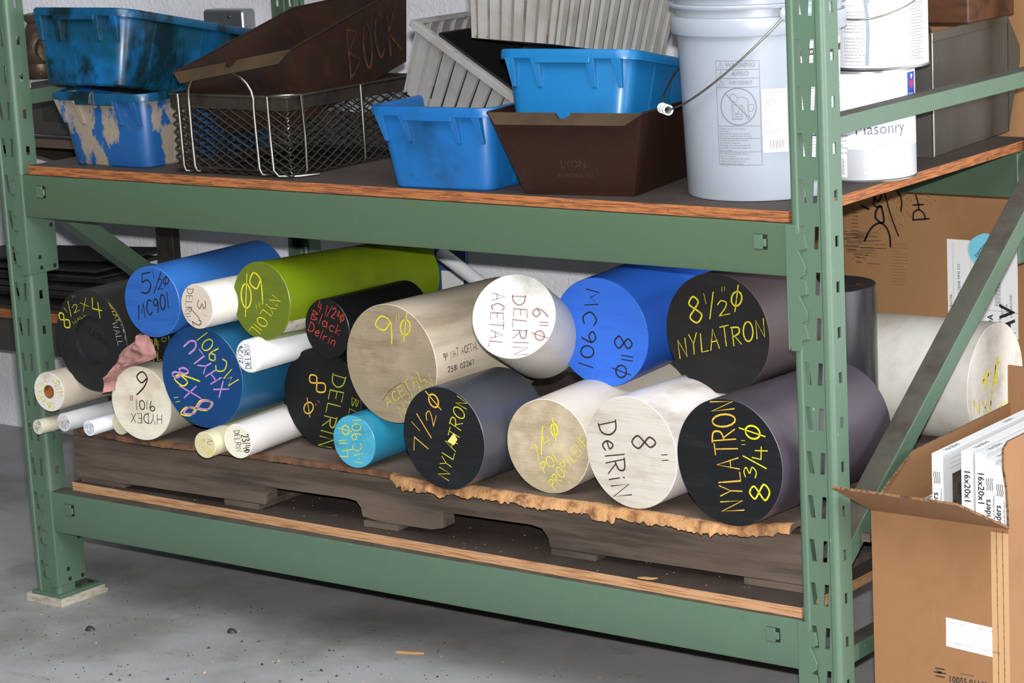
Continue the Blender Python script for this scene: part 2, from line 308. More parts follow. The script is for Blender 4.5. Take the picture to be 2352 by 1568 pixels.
# ------------------------------------------------------------------ the pallet rack
RO = (-39, 18, 0); RL = (39, -18, 0)
rack = empty('pallet_rack', RO)
tag(rack, 'green steel pallet rack with slotted posts holding both loaded shelves', 'rack')
def make_post(x_right, flip, z0=1.0, top=90):
    yy = (lambda y: y) if not flip else (lambda y: 36 - y)
    bend = [(.25 * (1 - math.sin(a)), .25 * (1 - math.cos(a))) for a in [i * PI / 12 for i in range(7)]]
    cols = [(-2.7, 1.7, 0), (-2.7, 1.1, 0), (-2.7, .68, 0)] + [(-2.7 + x, y, 0) for x, y in bend[::-1]] + [
            (-2.3, 0, 0), (-2.2, .09, 0), (-2.01, .1, -1), (-1.65, .1, -1), (-1.07, .1, 1), (-.73, .1, 1), (-.55, .09, 0), (-.44, 0, 0)] + [(-x, y, 0) for x, y in bend] + [(0, .68, 0), (0, 1.1, 0), (0, 1.7, 0)]
    rows = [z0]; kinds = []
    zc = 2.97
    first = True
    while zc < top:
        for a, b, k in ((-1.5, -.75, 0), (-.75, -.65, 1), (-.65, .08, 2), (.08, .75, 1), (.75, 1.5, 0)):
            if first and k == 0: rows.append(zc - 1.5); kinds.append(0); first = False
            rows.append(zc + b); kinds.append(k)
        zc += 3
    mb = MB(); vs = []; n = len(cols); zr = []
    for z in rows:
        ph = ((z - 2.97 + 1.5) % 3) - 1.5; ph = max(-.75, min(.75, ph)) / .75
        if abs(abs(((z - 2.97 + 1.5) % 3) - 1.5) - 1.5) < .01: ph = 0
        for (x, y, s) in cols:
            vs.append((x_right + x + (ph * .09 * s if s < 0 else ph * .05 * s), yy(y), z))
    fs = []
    for r, k in enumerate(kinds):
        for c in range(n - 1):
            if k in (1, 2) and c in (12, 14): continue
            if k == 2 and c in (1, 25): continue
            fs.append((r * n + c, r * n + c + 1, (r + 1) * n + c + 1, (r + 1) * n + c))
    mb.add(vs, fs)
    o = mb.build('post', M['green_worn'], rack, RL, smooth=50); solid(o, .1, 1 if not flip else -1); es = o.modifiers.new('split', 'EDGE_SPLIT'); es.split_angle = R(28)
    return o
XL = -75.94
for xr in (XL, 0.0):
    for fl_ in (False, True): make_post(xr, fl_)
    for fl_ in (False, True):
        y0 = -.35 if not fl_ else 31.6
        o = MB().box(xr - 3.1, xr + .5, y0, y0 + 4.8, .7, 1.0).build('base_plate', M['green_worn'], rack, RL, bevel=.05)
        for k in range(2): MB().lathe([(.22, 0), (.22, .16), (.1, .2)], 10, M=Matrix.Translation((xr - .1, y0 + 2.6 + k * 1.4, 1.0))).build('anchor_bolt', M['dark_steel'], rack, RL)
CONN = [(-3.07, 36.81), (-2.27, 36.79), (-2.21, 36.22), (-1.68, 36.17), (-1.58, 35.28), (-2.15, 35.08), (-1.61, 34.01), (-1.72, 33.53), (-2.12, 33.25), (-1.68, 33.15), (-1.57, 32.26), (-2.14, 32.09), (-1.59, 31.06), (-1.62, 30.54), (-2.07, 30.29), (-1.75, 30.19), (-1.57, 29.3), (-2.06, 29.17), (-2.26, 28.46), (-2.87, 28.41), (-3.0, 28.79)]
def make_beam(ztop, rear):
    yf = (lambda y: y) if not rear else (lambda y: 36 - y)
    h = 3.6; zb = ztop - h
    prof = [(-.06, zb + .3), (.02, zb + .08), (.3, zb), (1.6, zb), (1.6, ztop), (.18, ztop), (.02, ztop - .06), (-.06, ztop - .25)]
    if rear: prof = [(yf(y), z) for y, z in prof][::-1]
    mb = MB().prism(prof, XL + .1, -3.0, 'x')
    for i, f in enumerate(mb.f):
        if len(f) == 4 and all(abs(mb.v[q][2] - ztop) < .07 for q in f): mb.m[i] = 1
    b = mb.build('beam', [M['green_upper' if 20 < ztop else 'green'], M['dust']], rack, RL, smooth=40)
    dz = ztop - 36.85
    cp = [(x, z + dz) for x, z in CONN]
    lp = [(XL - 2.96 - x, z) for x, z in cp][::-1]
    for P_ in (cp, lp):
        m = MB().prism(P_, yf(-.22), yf(-.08), 'y'); m.build('connector_plate', M['green_worn'], b, bevel=.03)
    for sx, x0 in ((1, XL + .02), (-1, -2.98)):
        ys = sorted((yf(-.22), yf(3.05)))
        m = MB().box(min(x0, x0 + .14 * sx), max(x0, x0 + .14 * sx), ys[0], ys[1], 28.45 + dz, 36.8 + dz)
        side = m.build('connector_side', M['green'], b, bevel=.1)
        for y, z in ((2.56, 32.27), (1.04, 29.8), (1.14, 28.9), (2.59, 28.85)):
            MB().lathe([(.19, 0), (.19, .012)], 14, M=Matrix.Translation((x0 + sx * .14, yf(y), z + dz)) @ Matrix.Rotation(sx * PI / 2, 4, 'Y')).build('rivet_hole', M['black_hole'], b)
    if not rear:
        for x in (-74.2, -5.6):
            m = MB().box(x, x + 1.05, -.075, -.06, ztop - 1.85, ztop - .85); m.build('clip_slot', M['black_hole'], b)
            m = MB().box(x + .02, x + .72, -.2, -.05, ztop - 1.82, ztop - .87); m.box(x + .7, x + 1.02, -.28, -.1, ztop - 1.62, ztop - 1.12)
            m.build('lock_clip', M['green_worn'], b, bevel=.05)
    return b
for zt in (36.85, 10.0, 68.0):  # the highest level is out of view, added to shade the upper shelf
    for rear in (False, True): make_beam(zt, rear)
def brace(x, p, q, w=1.15, d=1.5):
    """channel brace from (y, z) p to q, web facing +x, flanges pointing -x"""
    dy, dz = q[0] - p[0], q[1] - p[1]; L = math.hypot(dy, dz); a = math.atan2(dz, dy)
    Mx = Matrix.Translation((x, p[0], p[1])) @ Matrix.Rotation(a, 4, 'X')
    mb = MB().box(-.1, 0, 0, L, 0, w, 0, Mx).box(-d, -.1, 0, L, w - .1, w, 1, Mx).box(-d, -.1, 0, L, 0, .1, 0, Mx)
    return mb.build('brace', [M['green_worn'], M['dust']], rack, RL, bevel=.06)
brace(-.35, (1.4, 42.35), (34.6, 42.35)); brace(-.35, (1.4, 6.65), (34.6, 6.65))
brace(-.1, (1.5, 13.2), (34.6, 36.2), 1.4, 1.75)
brace(XL - .3, (1.4, 42.35), (34.6, 42.35)); brace(XL - .3, (1.4, 6.65), (34.6, 6.65))
brace(XL - .2, (1.5, 34.6), (34.6, 9.6), 1.5, 1.6)
for k, (x, z0, z1, e) in enumerate(((XL, 0, .36, .7), (XL, .36, .7, .45), (0, 0, .36, .7), (0, .36, .7, .45))):
    o = MB().box(-3.5 - e * .3, .6 + e * .2, -.5, 4.1 + e, z0, z1).build('wood_shim', M['shim'], None, (x, 0, 0), bevel=.03)
    tag(o, ['pale plywood shim on the floor under the far left post', 'thin pale shim on top of another under the far left post', 'pale plywood shim on the floor under the near right post', 'thin pale shim on top of another under the near right post'][k], 'shim', 'shims under the rack posts')
for fl_ in (0,):
    for x in (XL, 0):
        pass

def board(name, poly, z0, z1, mats, label):
    mb = MB().prism(poly, z0, z1, 'z', 1); mb.m[0] = 0; mb.m[1] = 0
    return tag(mb.build(name, mats, bevel=.04), label, 'shelf board', 'plywood rack shelves')
board('shelf_board', [(-75.1, .0), (-2.95, -.02), (-3.35, 36.4), (-75.1, 36.4)], 36.86, 37.6, [M['ply_top'], M['ply_edge']], 'plywood upper shelf with orange edge carrying the bins and paint')
board('shelf_board', [(-74.3, 1.0), (-2.95, .12), (-2.95, 36), (-74.3, 36)], 10.02, 10.78, [M['ply_top'], M['ply_edge2']], 'plywood lower shelf with pale layered edge under the pallet')

board('shelf_board', [(-75.1, .0), (-2.95, 0), (-2.95, 36.2), (-75.1, 36.2)], 68.02, 68.76, [M['ply_top'], M['ply_edge']], 'unseen plywood top shelf added high above the bins to shade them')  # out-of-view shelf, added so that its shade falls on the bins
# ------------------------------------------------------------------ the pallet and its torn board
PA = R(1.66)
pal = empty('wooden_pallet', (-73.7, 1.0, 10.8), (0, 0, PA))
tag(pal, 'long weathered grey wooden pallet under the pile of plastic rods', 'pallet')
def notch(x0, x1, zt=1.95, zb=.5): return [(x0, zb), (x0 + .15, zt - .5), (x0 + .8, zt), (x1 - .1, zt), (x1, zb)]
sp = [(0, .52), (16.2, .5), (20.9, .5), (20.95, 1.98), (29.4, 2.0), (30.2, 1.9), (30.6, 1.45), (30.75, .72), (32.6, .5), (37.4, .5), (38.5, .75), (38.55, 2.0), (46.6, 2.02), (47.6, 1.85), (48.1, 1.2), (48.25, .5), (69.8, .5), (69.8, 4.08), (0, 4.08)]
for y in (0, 16.5, 32.5): MB().prism(sp, y, y + 1.5, 'y').build('stringer', M['pallet'], pal, bevel=.05)
x = 0.05; k = 0
for w, g in ((5.4, .5), (5.4, .5), (5.3, 1.2), (3.6, 1.6), (5.3, 1.0), (3.5, 1.6), (5.4, 1.2), (5.3, 1.4), (5.2, 1.3), (5.3, 1.4), (5.4, 2.1), (5.3, .2)):
    y0 = rng.uniform(-.15, .35)
    MB().box(x, x + w, y0, 34 + rng.uniform(-.2, .2), 4.1, 4.68).build('deck_board', M['pallet'], pal, bevel=.04); x += w + g
for x0, x1 in ((.2, 5.2), (16.6, 20.2), (30.9, 34.2), (48.4, 52.3), (64.6, 69.6)):
    MB().box(x0, x1, -.1 if x0 > 10 else .3, 34, 0, .48).build('bottom_board', M['pallet'], pal, bevel=.04)

FE = [(-72.3, .2), (-64.9, -.75), (-58.2, -.27), (-52.9, 0), (-46.9, .1), (-40.5, .3), (-37.9, .05), (-36.6, -.5), (-33.9, -.8), (-29.9, -.05), (-24.5, -.3), (-19.5, .05), (-12.8, -.05), (-9.3, -.3), (-6.9, .6), (-5.6, 1.4), (-4.6, 2.0)]
def fe(x):
    for (a, ya), (b, yb) in zip(FE, FE[1:]):
        if a <= x <= b: return ya + (yb - ya) * (x - a) / (b - a)
    return FE[0][1] if x < FE[0][0] else FE[-1][1]
def make_sheet():
    N = 420; loops = []
    for i in range(N + 1):
        x = -72.3 + i / N * 67.7; y = fe(x); t = max(0.0, min(1.0, (x + 38.5) / 1.2))
        n1 = noise.noise((x * .9, 3.1, 0)); n2 = noise.noise((x * 2.6, 9.1, 0)); n3 = noise.noise((x * 7, 1.7, 4)); n4 = noise.noise((x * 14, 5.7, 4))
        y += .1 * n1 + .04 * n2 + t * .1 * n3
        dr = t * (.28 + .28 * n1 + .22 * n2 + .16 * n3 + .1 * n4 + (.35 if -19.6 < x < -17.6 else 0)); lipo = t * (.38 + .18 * n2 + .12 * n3 + .06 * n4)
        loops.append([(x, 33.5, 15.98), (x, y + 1.2, 15.98), (x, y + .35, 15.98 - .05 * t + .02 * n3), (x, y - lipo * .35, 15.86 + .04 * n4), (x, y - lipo * .9 + .05 * n4, 15.55 + .06 * n3), (x, y - lipo + .08 * n3, 15.5 - dr + .06 * n4),
                      (x, y - lipo * .4, 15.52 - dr * .6), (x, y + .35, 15.5), (x, 33.5, 15.5)])
    mb = MB().loft(loops); n = 9
    for q in range(N * n):
        i = q % n
        if i in (2, 3, 4, 5, 6): mb.m[q] = 1 if q // n > N * .502 else 2
    o = mb.build('fibreboard_sheet', [M['fibre'], M['fibre_torn'], mat('dirty_board_edge', (112, 76, 48), .9, spots=[(20, (64, 46, 34), .42, .66, 6)], bump=(120, .6))], smooth=60)
    f = MB()
    for _ in range(900):
        x = rng.uniform(-38, -5); y = fe(x); a = rng.uniform(0, 2 * PI); l = rng.uniform(.06, .28); z = rng.uniform(15.1, 15.95)
        p = (x, y - rng.uniform(.1, .4), z); q = (x + l * .6 * math.cos(a), y - .3 - l * rng.uniform(.2, 1), z + l * .7 * math.sin(a) - .05); w = .018
        f.add([p, (p[0] + w, p[1], p[2] + w), q], [(0, 1, 2)])
    fo = f.build('torn_fibres', M['fibre_torn'], o); fo['kind'] = 'stuff'
    return tag(o, 'brown fibreboard sheet with a torn front edge on top of the pallet', 'board')
make_sheet()
# ------------------------------------------------------------------ plastic rods
TXT={
 'tube8.5':[('8',-2.83,0.6,-2.2,1.2,-3.96,1.65,'y'),('1',-2.64,2.08,-2.6,2.12,-3.03,2.46,'y'),('1',-2.25,1.81,-2.18,1.83,-2.48,3.01,'y'),('2',-1.85,2.09,-1.1,2.42,-2.09,2.66,'y'),('"',-1.87,3.17,-1.35,3.31,-2.01,3.53,'y'),('X',-0.72,2.34,0.12,2.84,-1.03,3.02,'y'),('4',0.41,2.06,1.55,2.0,0.36,3.56,'y'),('WALL',-1.97,1.16,-0.37,2.05,-2.16,1.39,'y'),('NYLAT',2.41,3.34,3.21,1.82,3.13,3.59,'y'),('82',3.49,3.43,4.48,2.88,4.04,3.6,'y'),('WALL',2.67,1.72,3.21,-0.1,3.29,1.85,'w'),('1.34',3.65,1.7,4.18,0.42,4.2,1.82,'w')],
 'w3.25':[('O',0.03,0.72,0.19,1.29,-0.53,0.84,'y'),('3',-0.45,0.2,-0.41,0.69,-1.24,0.19,'y'),('X',-0.7,-0.26,-0.67,0.12,-1.42,-0.26,'y'),('8',-0.55,-0.95,-0.43,-0.45,-1.32,-0.74,'y'),('2',-0.02,-1.45,0.07,-0.9,-0.71,-1.18,'y'),('8',0.48,-1.46,0.53,-0.86,-0.23,-1.36,'y'),('3WM',0.49,1.08,0.85,-0.46,1.29,1.3,'y')],
 'd1.25':[('1 1/4',-0.39,-0.06,0.3,0.62,-0.56,0.19,'k'),('DELRIN',-0.1,-0.44,0.63,0.55,-0.37,-0.22,'k')],
 'd1.5':[('1 3/4',0.57,-0.11,-0.33,-0.17,0.54,-0.44,'k'),('DELRIN',0.81,0.33,-0.62,0.05,0.77,0.02,'k')],
 'tef1.25':[('1 1/4',0.54,0.05,-0.22,-0.18,0.56,-0.31,'k'),('TEFLON',0.64,0.49,-0.54,0.19,0.65,0.19,'k')],
 'yel':[('NY',-0.78,0.9,-0.33,-0.3,-0.1,1.05,'y')],
 'hydex6':[('6',1.03,2.62,-0.24,2.6,0.76,0.69,'k'),('"',-0.68,0.9,-1.06,0.87,-0.79,0.18,'k'),('9101',1.52,0.32,-0.55,0.24,1.44,-0.48,'k'),('HYDEX',2.09,-0.8,-1.12,-0.9,2.02,-1.55,'k')],
 'mc5.5':[('5',-1.04,0.55,0.04,0.74,-0.98,2.17,'k'),('1',0.34,1.92,0.44,1.93,0.21,2.59,'k'),('1',0.24,0.72,0.33,0.74,1.08,2.39,'k'),('2',0.7,1.01,1.26,1.11,0.69,1.85,'k'),('"',1.08,2.03,1.37,2.08,1.07,2.28,'k'),('Ø',1.24,1.25,1.87,1.41,1.33,2.2,'k'),('MC901',-1.52,-1.47,1.72,-0.34,-1.52,-0.31,'k')],
 'del3.5':[('DELRIN',-0.94,1.33,-1.52,-1.29,-0.26,1.39,'b'),('3',0.14,0.53,0.04,-0.21,1.04,0.55,'b'),('1',0.63,-0.49,0.64,-0.56,1.0,-0.67,'b'),('1',-0.81,-0.06,-0.88,-0.14,0.24,-0.88,'b'),('2',-0.65,-1.21,-0.52,-1.71,0.31,-0.93,'b')],
 'blk3.75':[('3 3/4',-0.81,-1.0,0.68,-0.78,-0.74,-0.09,'y'),('NYL',-1.0,-2.14,0.98,-1.88,-0.96,-1.12,'y'),('0',1.03,-0.12,1.59,-0.03,1.07,0.25,'y')],
 'mc8dark':[('MC901',3.75,0.1,0.79,3.69,2.65,-0.61,'y'),('XHYLU',2.63,-0.77,-0.72,3.07,1.59,-1.42,'p'),('8',1.04,-2.38,0.53,-1.54,-2.19,-3.6,'Y'),('8',1.11,-2.32,0.66,-1.63,-1.91,-3.42,'p'),('9',-0.09,-1.17,-0.31,-0.1,-2.72,-0.91,'Y'),('X',-0.28,-1.76,-0.71,-0.75,-1.95,-1.85,'p'),('o',-1.28,0.14,-1.49,0.65,-2.76,0.03,'p'),('o',-2.18,-0.19,-2.33,0.27,-3.46,-0.34,'p'),('"',-2.06,-2.28,-2.39,-1.57,-2.81,-2.44,'Y')],
 'nylon6':[('9',-0.92,-0.46,0.48,-0.1,-1.43,1.97,'y'),('Ø',-2.16,-1.29,-0.96,-1.15,-2.23,1.86,'y'),('"',-0.74,-1.06,-0.04,-0.8,-0.75,-0.3,'y'),('NYLOIL',1.27,0.61,-1.37,-2.42,2.17,0.16,'y')],
 'del2.5':[('21/2Ø',-0.49,-0.56,-0.38,0.93,-1.08,-0.61,'k'),('DELRIN',0.34,-0.89,0.35,0.99,-0.25,-0.94,'k')],
 'uhmw2':[('UHMW',0.92,-0.52,-0.41,0.49,0.45,-0.95,'y'),('2"',0.81,0.37,-0.07,0.68,0.58,0.01,'b')],
 'del2.75':[('DELRIN',-0.32,0.82,-0.18,-0.85,0.2,0.9,'k'),('23/4Ø',0.4,0.52,0.58,-0.9,1.11,0.69,'k')],
 'blk8':[('8',-0.2,0.22,0.75,0.93,-1.6,1.37,'o'),('Ø',-1.83,-1.82,-0.74,-1.19,-2.33,-0.57,'o'),('"',-0.62,-0.91,-0.02,-0.33,-0.96,-0.64,'o'),('DELRIN',1.39,2.13,-0.86,-3.96,2.75,1.95,'g'),('BL',3.12,0.45,2.62,-1.04,3.8,0.32,'g')],
 'mc4':[('4"Ø',-0.2,-1.22,-0.22,1.29,-1.44,-1.4,'y'),('MC901',0.74,-1.6,0.81,1.85,-0.16,-1.74,'y')],
 'blk4.5':[('4 1/2"Ø',-0.99,1.33,1.67,0.5,-0.65,2.16,'r'),('Black',-1.69,0.62,1.22,-0.47,-1.3,1.36,'r'),('Delrin',-2.04,-0.27,0.62,-1.34,-1.64,0.45,'r')],
 'ac9':[('9',-1.24,1.24,0.6,1.66,-1.69,3.32,'y'),('"',0.62,2.93,1.15,3.12,0.6,3.66,'y'),('Ø',1.03,1.84,2.1,2.04,1.1,3.83,'y'),('ACETAL',-0.56,-3.42,3.29,-0.81,-0.91,-2.72,'y'),('NYLAN',0.82,-4.12,4.19,-1.21,0.39,-3.37,'y')],
 'nyl7.5':[('7',-1.59,-1.35,-1.43,-0.31,-2.95,-1.21,'o'),('1',-2.25,0.3,-2.22,0.36,-2.97,0.88,'o'),('1',-1.19,-0.11,-1.16,-0.03,-2.42,1.5,'o'),('2',-0.88,0.72,-0.54,1.63,-1.68,1.21,'o'),('Ø',-0.25,1.85,0.13,2.75,-1.65,2.71,'o'),('NYLATRON',0.23,-3.17,2.47,3.04,-0.75,-2.76,'y')],
 'del6':[('ACETAL',-1.68,1.72,-1.66,-2.2,-0.69,1.67,'b'),('DELRIN',-0.13,1.53,0.12,-2.89,0.89,1.46,'b'),('6"Ø',1.41,0.63,1.48,-1.71,2.5,0.56,'b')],
 'mc8':[('MC901',-0.93,3.22,-2.12,-2.59,0.22,3.07,'k'),('8"Ø',1.23,-0.08,0.71,-3.28,2.81,-0.15,'k')],
 'nyl8.5':[('8',-2.22,0.51,-1.12,0.76,-2.51,2.35,'y'),('1',-0.89,2.04,-0.8,2.06,-1.05,2.76,'y'),('1',-0.61,1.01,-0.53,1.03,-0.26,2.89,'y'),('2',0.18,1.23,1.13,1.47,-0.02,2.26,'y'),('"',0.4,2.75,0.87,2.85,0.39,3.3,'y'),('Ø',1.21,1.66,2.18,1.92,1.23,3.36,'y'),('NYLATRON',-3.29,-2.01,3.98,0.06,-3.4,-0.66,'y')],
 'poly7.25':[('7',-1.06,-1.18,-0.43,-0.69,-1.62,-0.39,'Y'),('1',-0.92,0.35,-0.85,0.39,-1.25,0.79,'Y'),('1',-0.62,-0.64,-0.55,-0.61,-0.39,1.37,'Y'),('4',-0.3,-0.2,0.3,0.19,-0.43,0.6,'Y'),('"',-0.22,1.02,0.08,1.2,-0.36,1.42,'Y'),('Ø',0.5,0.4,1.07,0.78,0.15,1.84,'Y'),('POLY',-0.37,-2.07,1.6,-0.36,-0.84,-1.43,'Y'),('PROPYLENE',0.41,-3.16,3.42,0.52,-0.14,-2.6,'Y')],
 'del8':[('DelRiN',-2.82,1.73,-1.73,-3.49,-1.18,2.11,'d'),('8',0.14,1.29,0.11,0.3,2.21,1.5,'d'),('"',2.29,0.34,2.36,-0.48,3.14,0.49,'d')],
 'nyl8.75':[('8',3.27,-2.23,3.26,-1.03,1.64,-2.46,'Y'),('3',2.24,-0.79,2.21,0.01,1.23,-0.89,'Y'),('1',3.04,-0.04,3.03,0.03,1.21,0.57,'Y'),('4',3.17,0.51,3.2,1.44,1.93,0.44,'Y'),('"',1.64,1.27,1.6,1.86,1.11,1.21,'Y'),('Ø',3.01,1.84,2.97,2.83,1.03,1.84,'Y'),('NYLATRON',1.18,-3.2,0.41,4.5,-0.69,-3.54,'o')],
}
SIDE={'ac9': [('9" NAT ACETAL',0.85,0.111,4.84,0.161,0.9,0.228,'k'),('2581 02267',1.25,-0.101,4.31,-0.082,1.19,-0.015,'k')]}

ROD = {  # centre of the sawn end (inches), diameter, yaw, pitch (deg), length
 'tube8.5': (-68.85, -0.45, 23.62, 8.4, 1.5, 0, 20),
 'w3.25': (-72.53, -2.2, 19.37, 3.29, -4.4, -2, 16),
 'd1.25': (-73.83, -2.6, 16.35, 1.25, 3, -1, 12),
 'd1.5': (-71.33, -2.0, 16.87, 1.53, 0.5, -1, 18),
 'tef1.25': (-67.72, -2.6, 16.9, 1.29, -0.7, -0.5, 11),
 'yel': (-66.2, -0.6, 16.95, 1.75, -1, 0, 9),
 'hydex6': (-63.25, -0.89, 19.05, 6.1, -5.8, 0, 12),
 'mc5.5': (-59.72, -2.2, 27.81, 5.62, -4.6, -1, 13.5),
 'del3.5': (-54.76, -2.3, 27.85, 3.5, 2, -1.5, 12),
 'blk3.75': (-63.3, 0.9, 23.9, 3.75, -3, 0, 12),
 'mc8dark': (-56.2, -0.9, 21.85, 8.15, -4, 0, 14),
 'nylon6': (-50.41, 0.3, 28.1, 6.1, 1.6, -3, 17.5),
 'del2.5': (-50.89, -1.2, 24.0, 2.62, 0.5, 0, 11),
 'uhmw2': (-54.4, -2.97, 17.06, 2.1, -4, 0, 10),
 'del2.75': (-51.91, -1.89, 17.38, 2.73, -4.6, 0, 14),
 'blk8': (-47.71, 3.49, 20.02, 8.03, 1, 0, 8),
 'mc4': (-41.58, -0.06, 18.05, 4.08, -1.3, 0, 10),
 'blk4.5': (-45.37, 2.0, 26.05, 4.58, 1.7, -1, 9.2),
 'ac9': (-38.6, 1.3, 24.05, 9.0, 1.8, -1.2, 13.5),
 'nyl7.5': (-31.39, -1.82, 19.82, 7.62, 1.1, 0, 7.2),
 'del6': (-26.44, 0.8, 28.7, 6.15, -22, -23, 8),
 'mc8': (-23.5, 7.2, 26.52, 8.13, -2, 2, 13),
 'nyl8.5': (-13.05, 6.6, 27.42, 8.6, 0.4, 0, 8),
 'poly7.25': (-23.94, 0.73, 19.45, 6.9, -4.5, 0, 15),
 'del8': (-16.25, 0.08, 20.0, 7.98, 3.5, 0, 12),
 'nyl8.75': (-7.85, -0.5, 20.4, 8.78, 4, 0, 13),
}

def rodmat(name, c, face=None, rough=.42, streak=None, dirt=None, cut=None, spec=.5, sss=0.0):
    sp = []
    if streak: sp.append((14, streak, .45, .72, 5, (1, .15, 1), .8))
    if dirt: sp.append((7, dirt, .52, .76, 6, (1, .5, 1), .8))
    side = mat(name, c, rough, spots=sp, bump=(120, .06, (1, .1, 1)), spec=spec, sss=sss)
    fc = face or c
    fs = [(22, cut, .46, .7, 5, (.3, 1, 2.2), .85)] if cut else []
    if dirt: fs.append((9, dirt, .5, .72, 7, (1, 1, 1), .75))
    return side, mat(name + '_sawn_end', fc, .65, spots=fs, bump=(90, .3, (.25, 1, 2.5)), spec=.2)
WHITE = (226, 222, 214)
RM = {
 'tube8.5': rodmat('charcoal_tube', (40, 38, 35), (33, 34, 34), .45, dirt=(50, 46, 40)),
 'w3.25': rodmat('cream_tube', (206, 192, 174), (214, 208, 204), .5, dirt=(168, 146, 126)),
 'd1.25': rodmat('cream_rod_thin', (206, 198, 176), (212, 208, 192)), 'd1.5': rodmat('grey_white_rod', (206, 206, 208), (208, 204, 206)),
 'tef1.25': rodmat('bright_white_rod', (240, 240, 246), (222, 222, 230)), 'yel': rodmat('translucent_rod', (200, 196, 172), (196, 192, 166)),
 'hydex6': rodmat('ivory_rod', (200, 190, 170), (226, 218, 200), .5, dirt=(190, 172, 146), cut=(210, 200, 180)),
 'mc5.5': rodmat('mid_blue_rod', (54, 114, 192), (42, 92, 166), .36, cut=(37, 82, 152)),
 'del3.5': rodmat('white_rod_with_tan_end', (236, 230, 222), (208, 196, 180), .35, dirt=(214, 200, 184)),
 'blk3.75': rodmat('small_black_rod', (32, 32, 32), (30, 31, 30)),
 'mc8dark': rodmat('deep_blue_rod', (34, 94, 134), (18, 62, 112), .34, dirt=(28, 72, 100)),
 'nylon6': rodmat('lime_green_rod', (108, 130, 16), (96, 110, 28), .36, dirt=(84, 96, 22), cut=(88, 102, 30)),
 'del2.5': rodmat('clean_white_rod', (240, 240, 242), (236, 236, 238), .3, sss=.1),
 'uhmw2': rodmat('pale_yellow_rod', (218, 212, 178), (208, 198, 160)), 'del2.75': rodmat('warm_white_rod', (240, 234, 230), (226, 220, 200), .32),
 'blk8': rodmat('black_rod', (24, 24, 25), (23, 23, 24), .45, cut=(19, 19, 20)),
 'mc4': rodmat('cyan_rod', (44, 140, 172), (76, 164, 192), .34, dirt=(36, 100, 118), cut=(66, 152, 182)),
 'blk4.5': rodmat('jet_black_rod', (16, 16, 17), (18, 18, 19), .4),
 'ac9': rodmat('dirty_ivory_rod', (214, 200, 178), (148, 134, 110), .38, streak=(150, 132, 110), dirt=(170, 150, 126), cut=(122, 106, 82)),
 'nyl7.5': rodmat('slate_grey_rod', (68, 70, 78), (24, 26, 29), .38, cut=(32, 34, 37)),
 'del6': rodmat('milk_white_rod', (206, 200, 188), (206, 206, 202), .34, dirt=(150, 140, 122), sss=.1),
 'mc8': rodmat('royal_blue_rod', (48, 108, 220), (56, 112, 220), .34, cut=(52, 106, 212)),
 'nyl8.5': rodmat('brown_black_rod', (74, 64, 66), (33, 31, 31), .4, cut=(40, 37, 36)),
 'poly7.25': rodmat('cream_white_rod', (234, 222, 204), (166, 152, 124), .36, dirt=(206, 188, 162), cut=(146, 130, 102)),
 'del8': rodmat('smudged_white_rod', (238, 230, 226), (204, 196, 184), .34, dirt=(150, 138, 120), cut=(186, 176, 162)),
 'nyl8.75': rodmat('plum_grey_rod', (72, 66, 74), (22, 23, 26), .38, cut=(32, 33, 36)),
}
LABEL = {
 'tube8.5': 'big charcoal tube with yellow writing round its bore, beside the left post', 'w3.25': 'cream tube with a brown bore and yellow scribbles at the far left',
 'd1.25': 'thinnest cream rod, leftmost of the small rods by the left post', 'd1.5': 'thin greyish white rod under the cream tube with the brown bore',
 'tef1.25': 'thin bright white rod lying left of the ivory rod', 'yel': 'thin translucent rod with yellow marks tucked behind the ivory rod',
 'hydex6': 'ivory rod with black upside-down writing, leftmost thick rod on the board', 'mc5.5': 'mid blue rod marked 5 1/2 in black, on top at the left',
 'del3.5': 'white rod with a tan end between the mid blue and lime green rods', 'blk3.75': 'small black rod marked 3 3/4 behind the pink cloth',
 'mc8dark': 'deep blue rod with pink and yellow writing on its end', 'nylon6': 'lime green rod with yellow writing, on top of the pile',
 'del2.5': 'clean white rod marked 2 1/2 just under the lime green rod', 'uhmw2': 'thin pale yellow rod under the deep blue rod',
 'del2.75': 'warm white rod marked 2 3/4 lying on the board beside a thin yellow rod', 'blk8': 'black rod with amber figure 8, set back under the smaller black rod',
 'mc4': 'short cyan rod with yellow writing lying on the board', 'blk4.5': 'jet black rod with three lines of red writing',
 'ac9': 'largest ivory rod with yellow figure 9 and writing along its side', 'nyl7.5': 'slate grey rod marked 7 1/2 with a yellow scrap on its black end',
 'del6': 'milk white rod with brown writing, facing the camera on top', 'mc8': 'royal blue rod with black writing, on top of two white rods',
 'nyl8.5': 'brown-black rod marked 8 1/2 in yellow, top right of the pile', 'poly7.25': 'cream rod with a grey-brown end and yellow writing, on the board',
 'del8': 'smudged white rod marked 8 in dark brown on the board', 'nyl8.75': 'plum grey rod marked 8 3/4, rightmost on the board by the near post',
}
